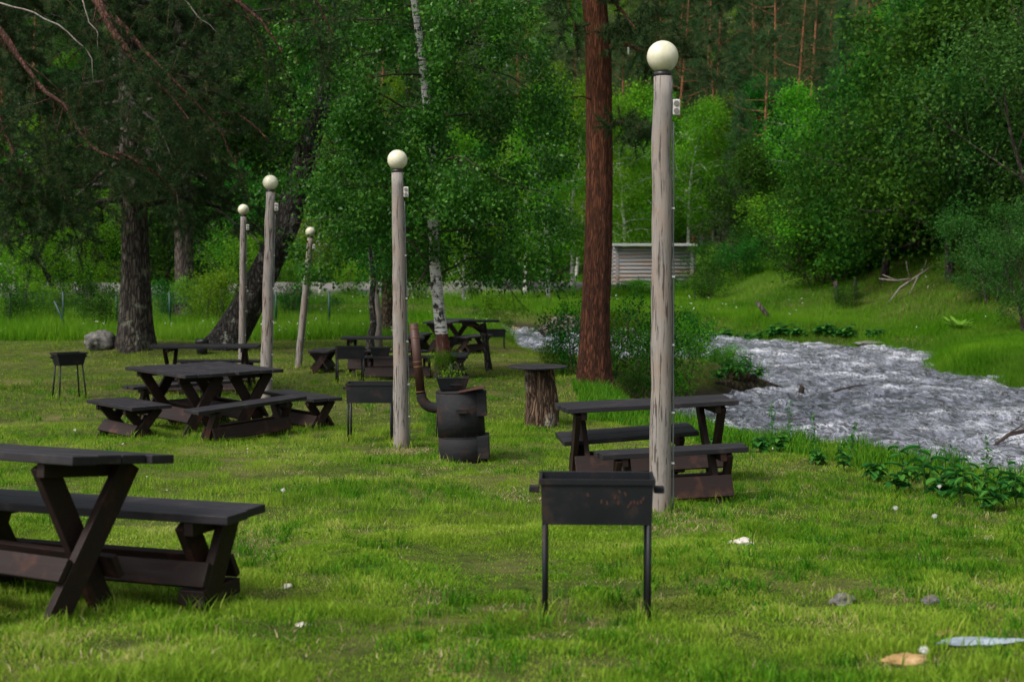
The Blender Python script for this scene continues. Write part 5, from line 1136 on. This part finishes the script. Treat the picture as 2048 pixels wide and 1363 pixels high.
for px, py, r_, k_ in ((803, 903, .16, 500), (1035, 990, .20, 500), (1330, 1032, .10, 260), (300, 1330, .5, 700), (560, 830, .5, 300), (1060, 800, .3, 300), (600, 905, .6, 300), (1380, 1060, .2, 200)):
    p = G(px, py); dx_.append(p.x + grg.normal(0, r_, k_)); dy_.append(p.y + grg.normal(0, r_, k_))
dx_ = np.concatenate(dx_); dy_ = np.concatenate(dy_); n_ = len(dx_); blades('dry_grass', dx_, dy_, ground(dx_, dy_), grg.uniform(.02, .06, n_), np.full(n_, .006), M['dry_grass'], grg, 1.6, 2, 'patches of dry dead grass on the lawn and at the post feet')
# small stalks of nettle on the bank
rg = np.random.default_rng(91)
for i, (px, py) in enumerate([(1700, 935), (1632, 915), (1905, 985), (1580, 900), (1968, 990), (1545, 895)]):
    p = G(px, py, 8, 20); r = empty('tall_weed', p, 0, 'thin tall weed stalk standing above the near bank grass', 'plant', 'tall weed stalks on the near bank'); h = rg.uniform(.35, .55)
    T = wander((0, 0, 0), (0, 0, 1), h, 7, rg, .08); V, F = tubes([(T, np.linspace(.004, .002, 7))], 5); link('stem', mesh_np('stem', V, F, M['stem'], smooth=True), r)
    P = np.array([at_path(T, t) for t in np.linspace(.2, .99, 16)]); V, F, v = leaves(P, 3, .012, .05, rg, .2, .4, .4); link('foliage', mesh_np('foliage', V, F, M['leaf_plant'], {'v': v}), r)
# white flowers: scattered dots in meadow and lawn, and dandelion clocks near by
X = grg.uniform(-14, 22, 900); Y = grg.uniform(38, 64, 900); d = poly_dist(X, Y, RIV); ok = (d > 1) & (vnoise(X * .5, Y * .5, 99) > .63); P = np.stack([X, Y, ground(X, Y) + grg.uniform(.2, .42, 900)], 1)[ok]
V, F, v = leaves(P, 3, .015, .036, grg, 0, 1, .9); tag(link('meadow_flowers', mesh_np('meadow_flowers', V, F, M['white_flower'], {'v': v})), 'tiny white flowers dotted over the meadow', 'flowers', kind='stuff')
X, Y = scatter(70, 8, 36, grg); d = poly_dist(X, Y, RIV); ok = d > 1.2; P = np.stack([X, Y, ground(X, Y) + .04], 1)[ok]
V, F, v = leaves(P, 4, .004, .010, grg, 0, 1, .9); tag(link('lawn_flowers', mesh_np('lawn_flowers', V, F, M['white_flower'], {'v': v})), 'tiny white daisies dotted over the lawn', 'flowers', kind='stuff')
me_s = MB().tube([(0, 0, 0), (.004, 0, .06), (0, 0, .115)], [.002, .0018, .0016], 5).build('stem', M['stem']).data
bpy.data.objects.remove(bpy.data.objects['stem'] if bpy.data.objects['stem'].parent is None else [o for o in bpy.data.objects if o.data == me_s][0])
Dn = unit(rg.normal(size=(260, 3))); V, F, v = needles(Dn * .006, Dn, 2, .013, .0012, rg, .25); me_c = mesh_np('seed_head', V + np.array([0, 0, .118]), F, M['white_flower'])
for px, py in [(1846, 1362), (1916, 1008), (1878, 1002), (1166, 858), (938, 838), (1790, 1050), (1868, 1068), (150, 880), (566, 1010), (455, 755)]:
    p = G(px, py); r = empty('dandelion_clock', p, 0, 'white dandelion seed head on a thin stalk in the lawn', 'flower', 'dandelion clocks in the lawn')
    link('stem', me_s, r); link('seed_head', me_c, r)
print('hill trees', cnt)
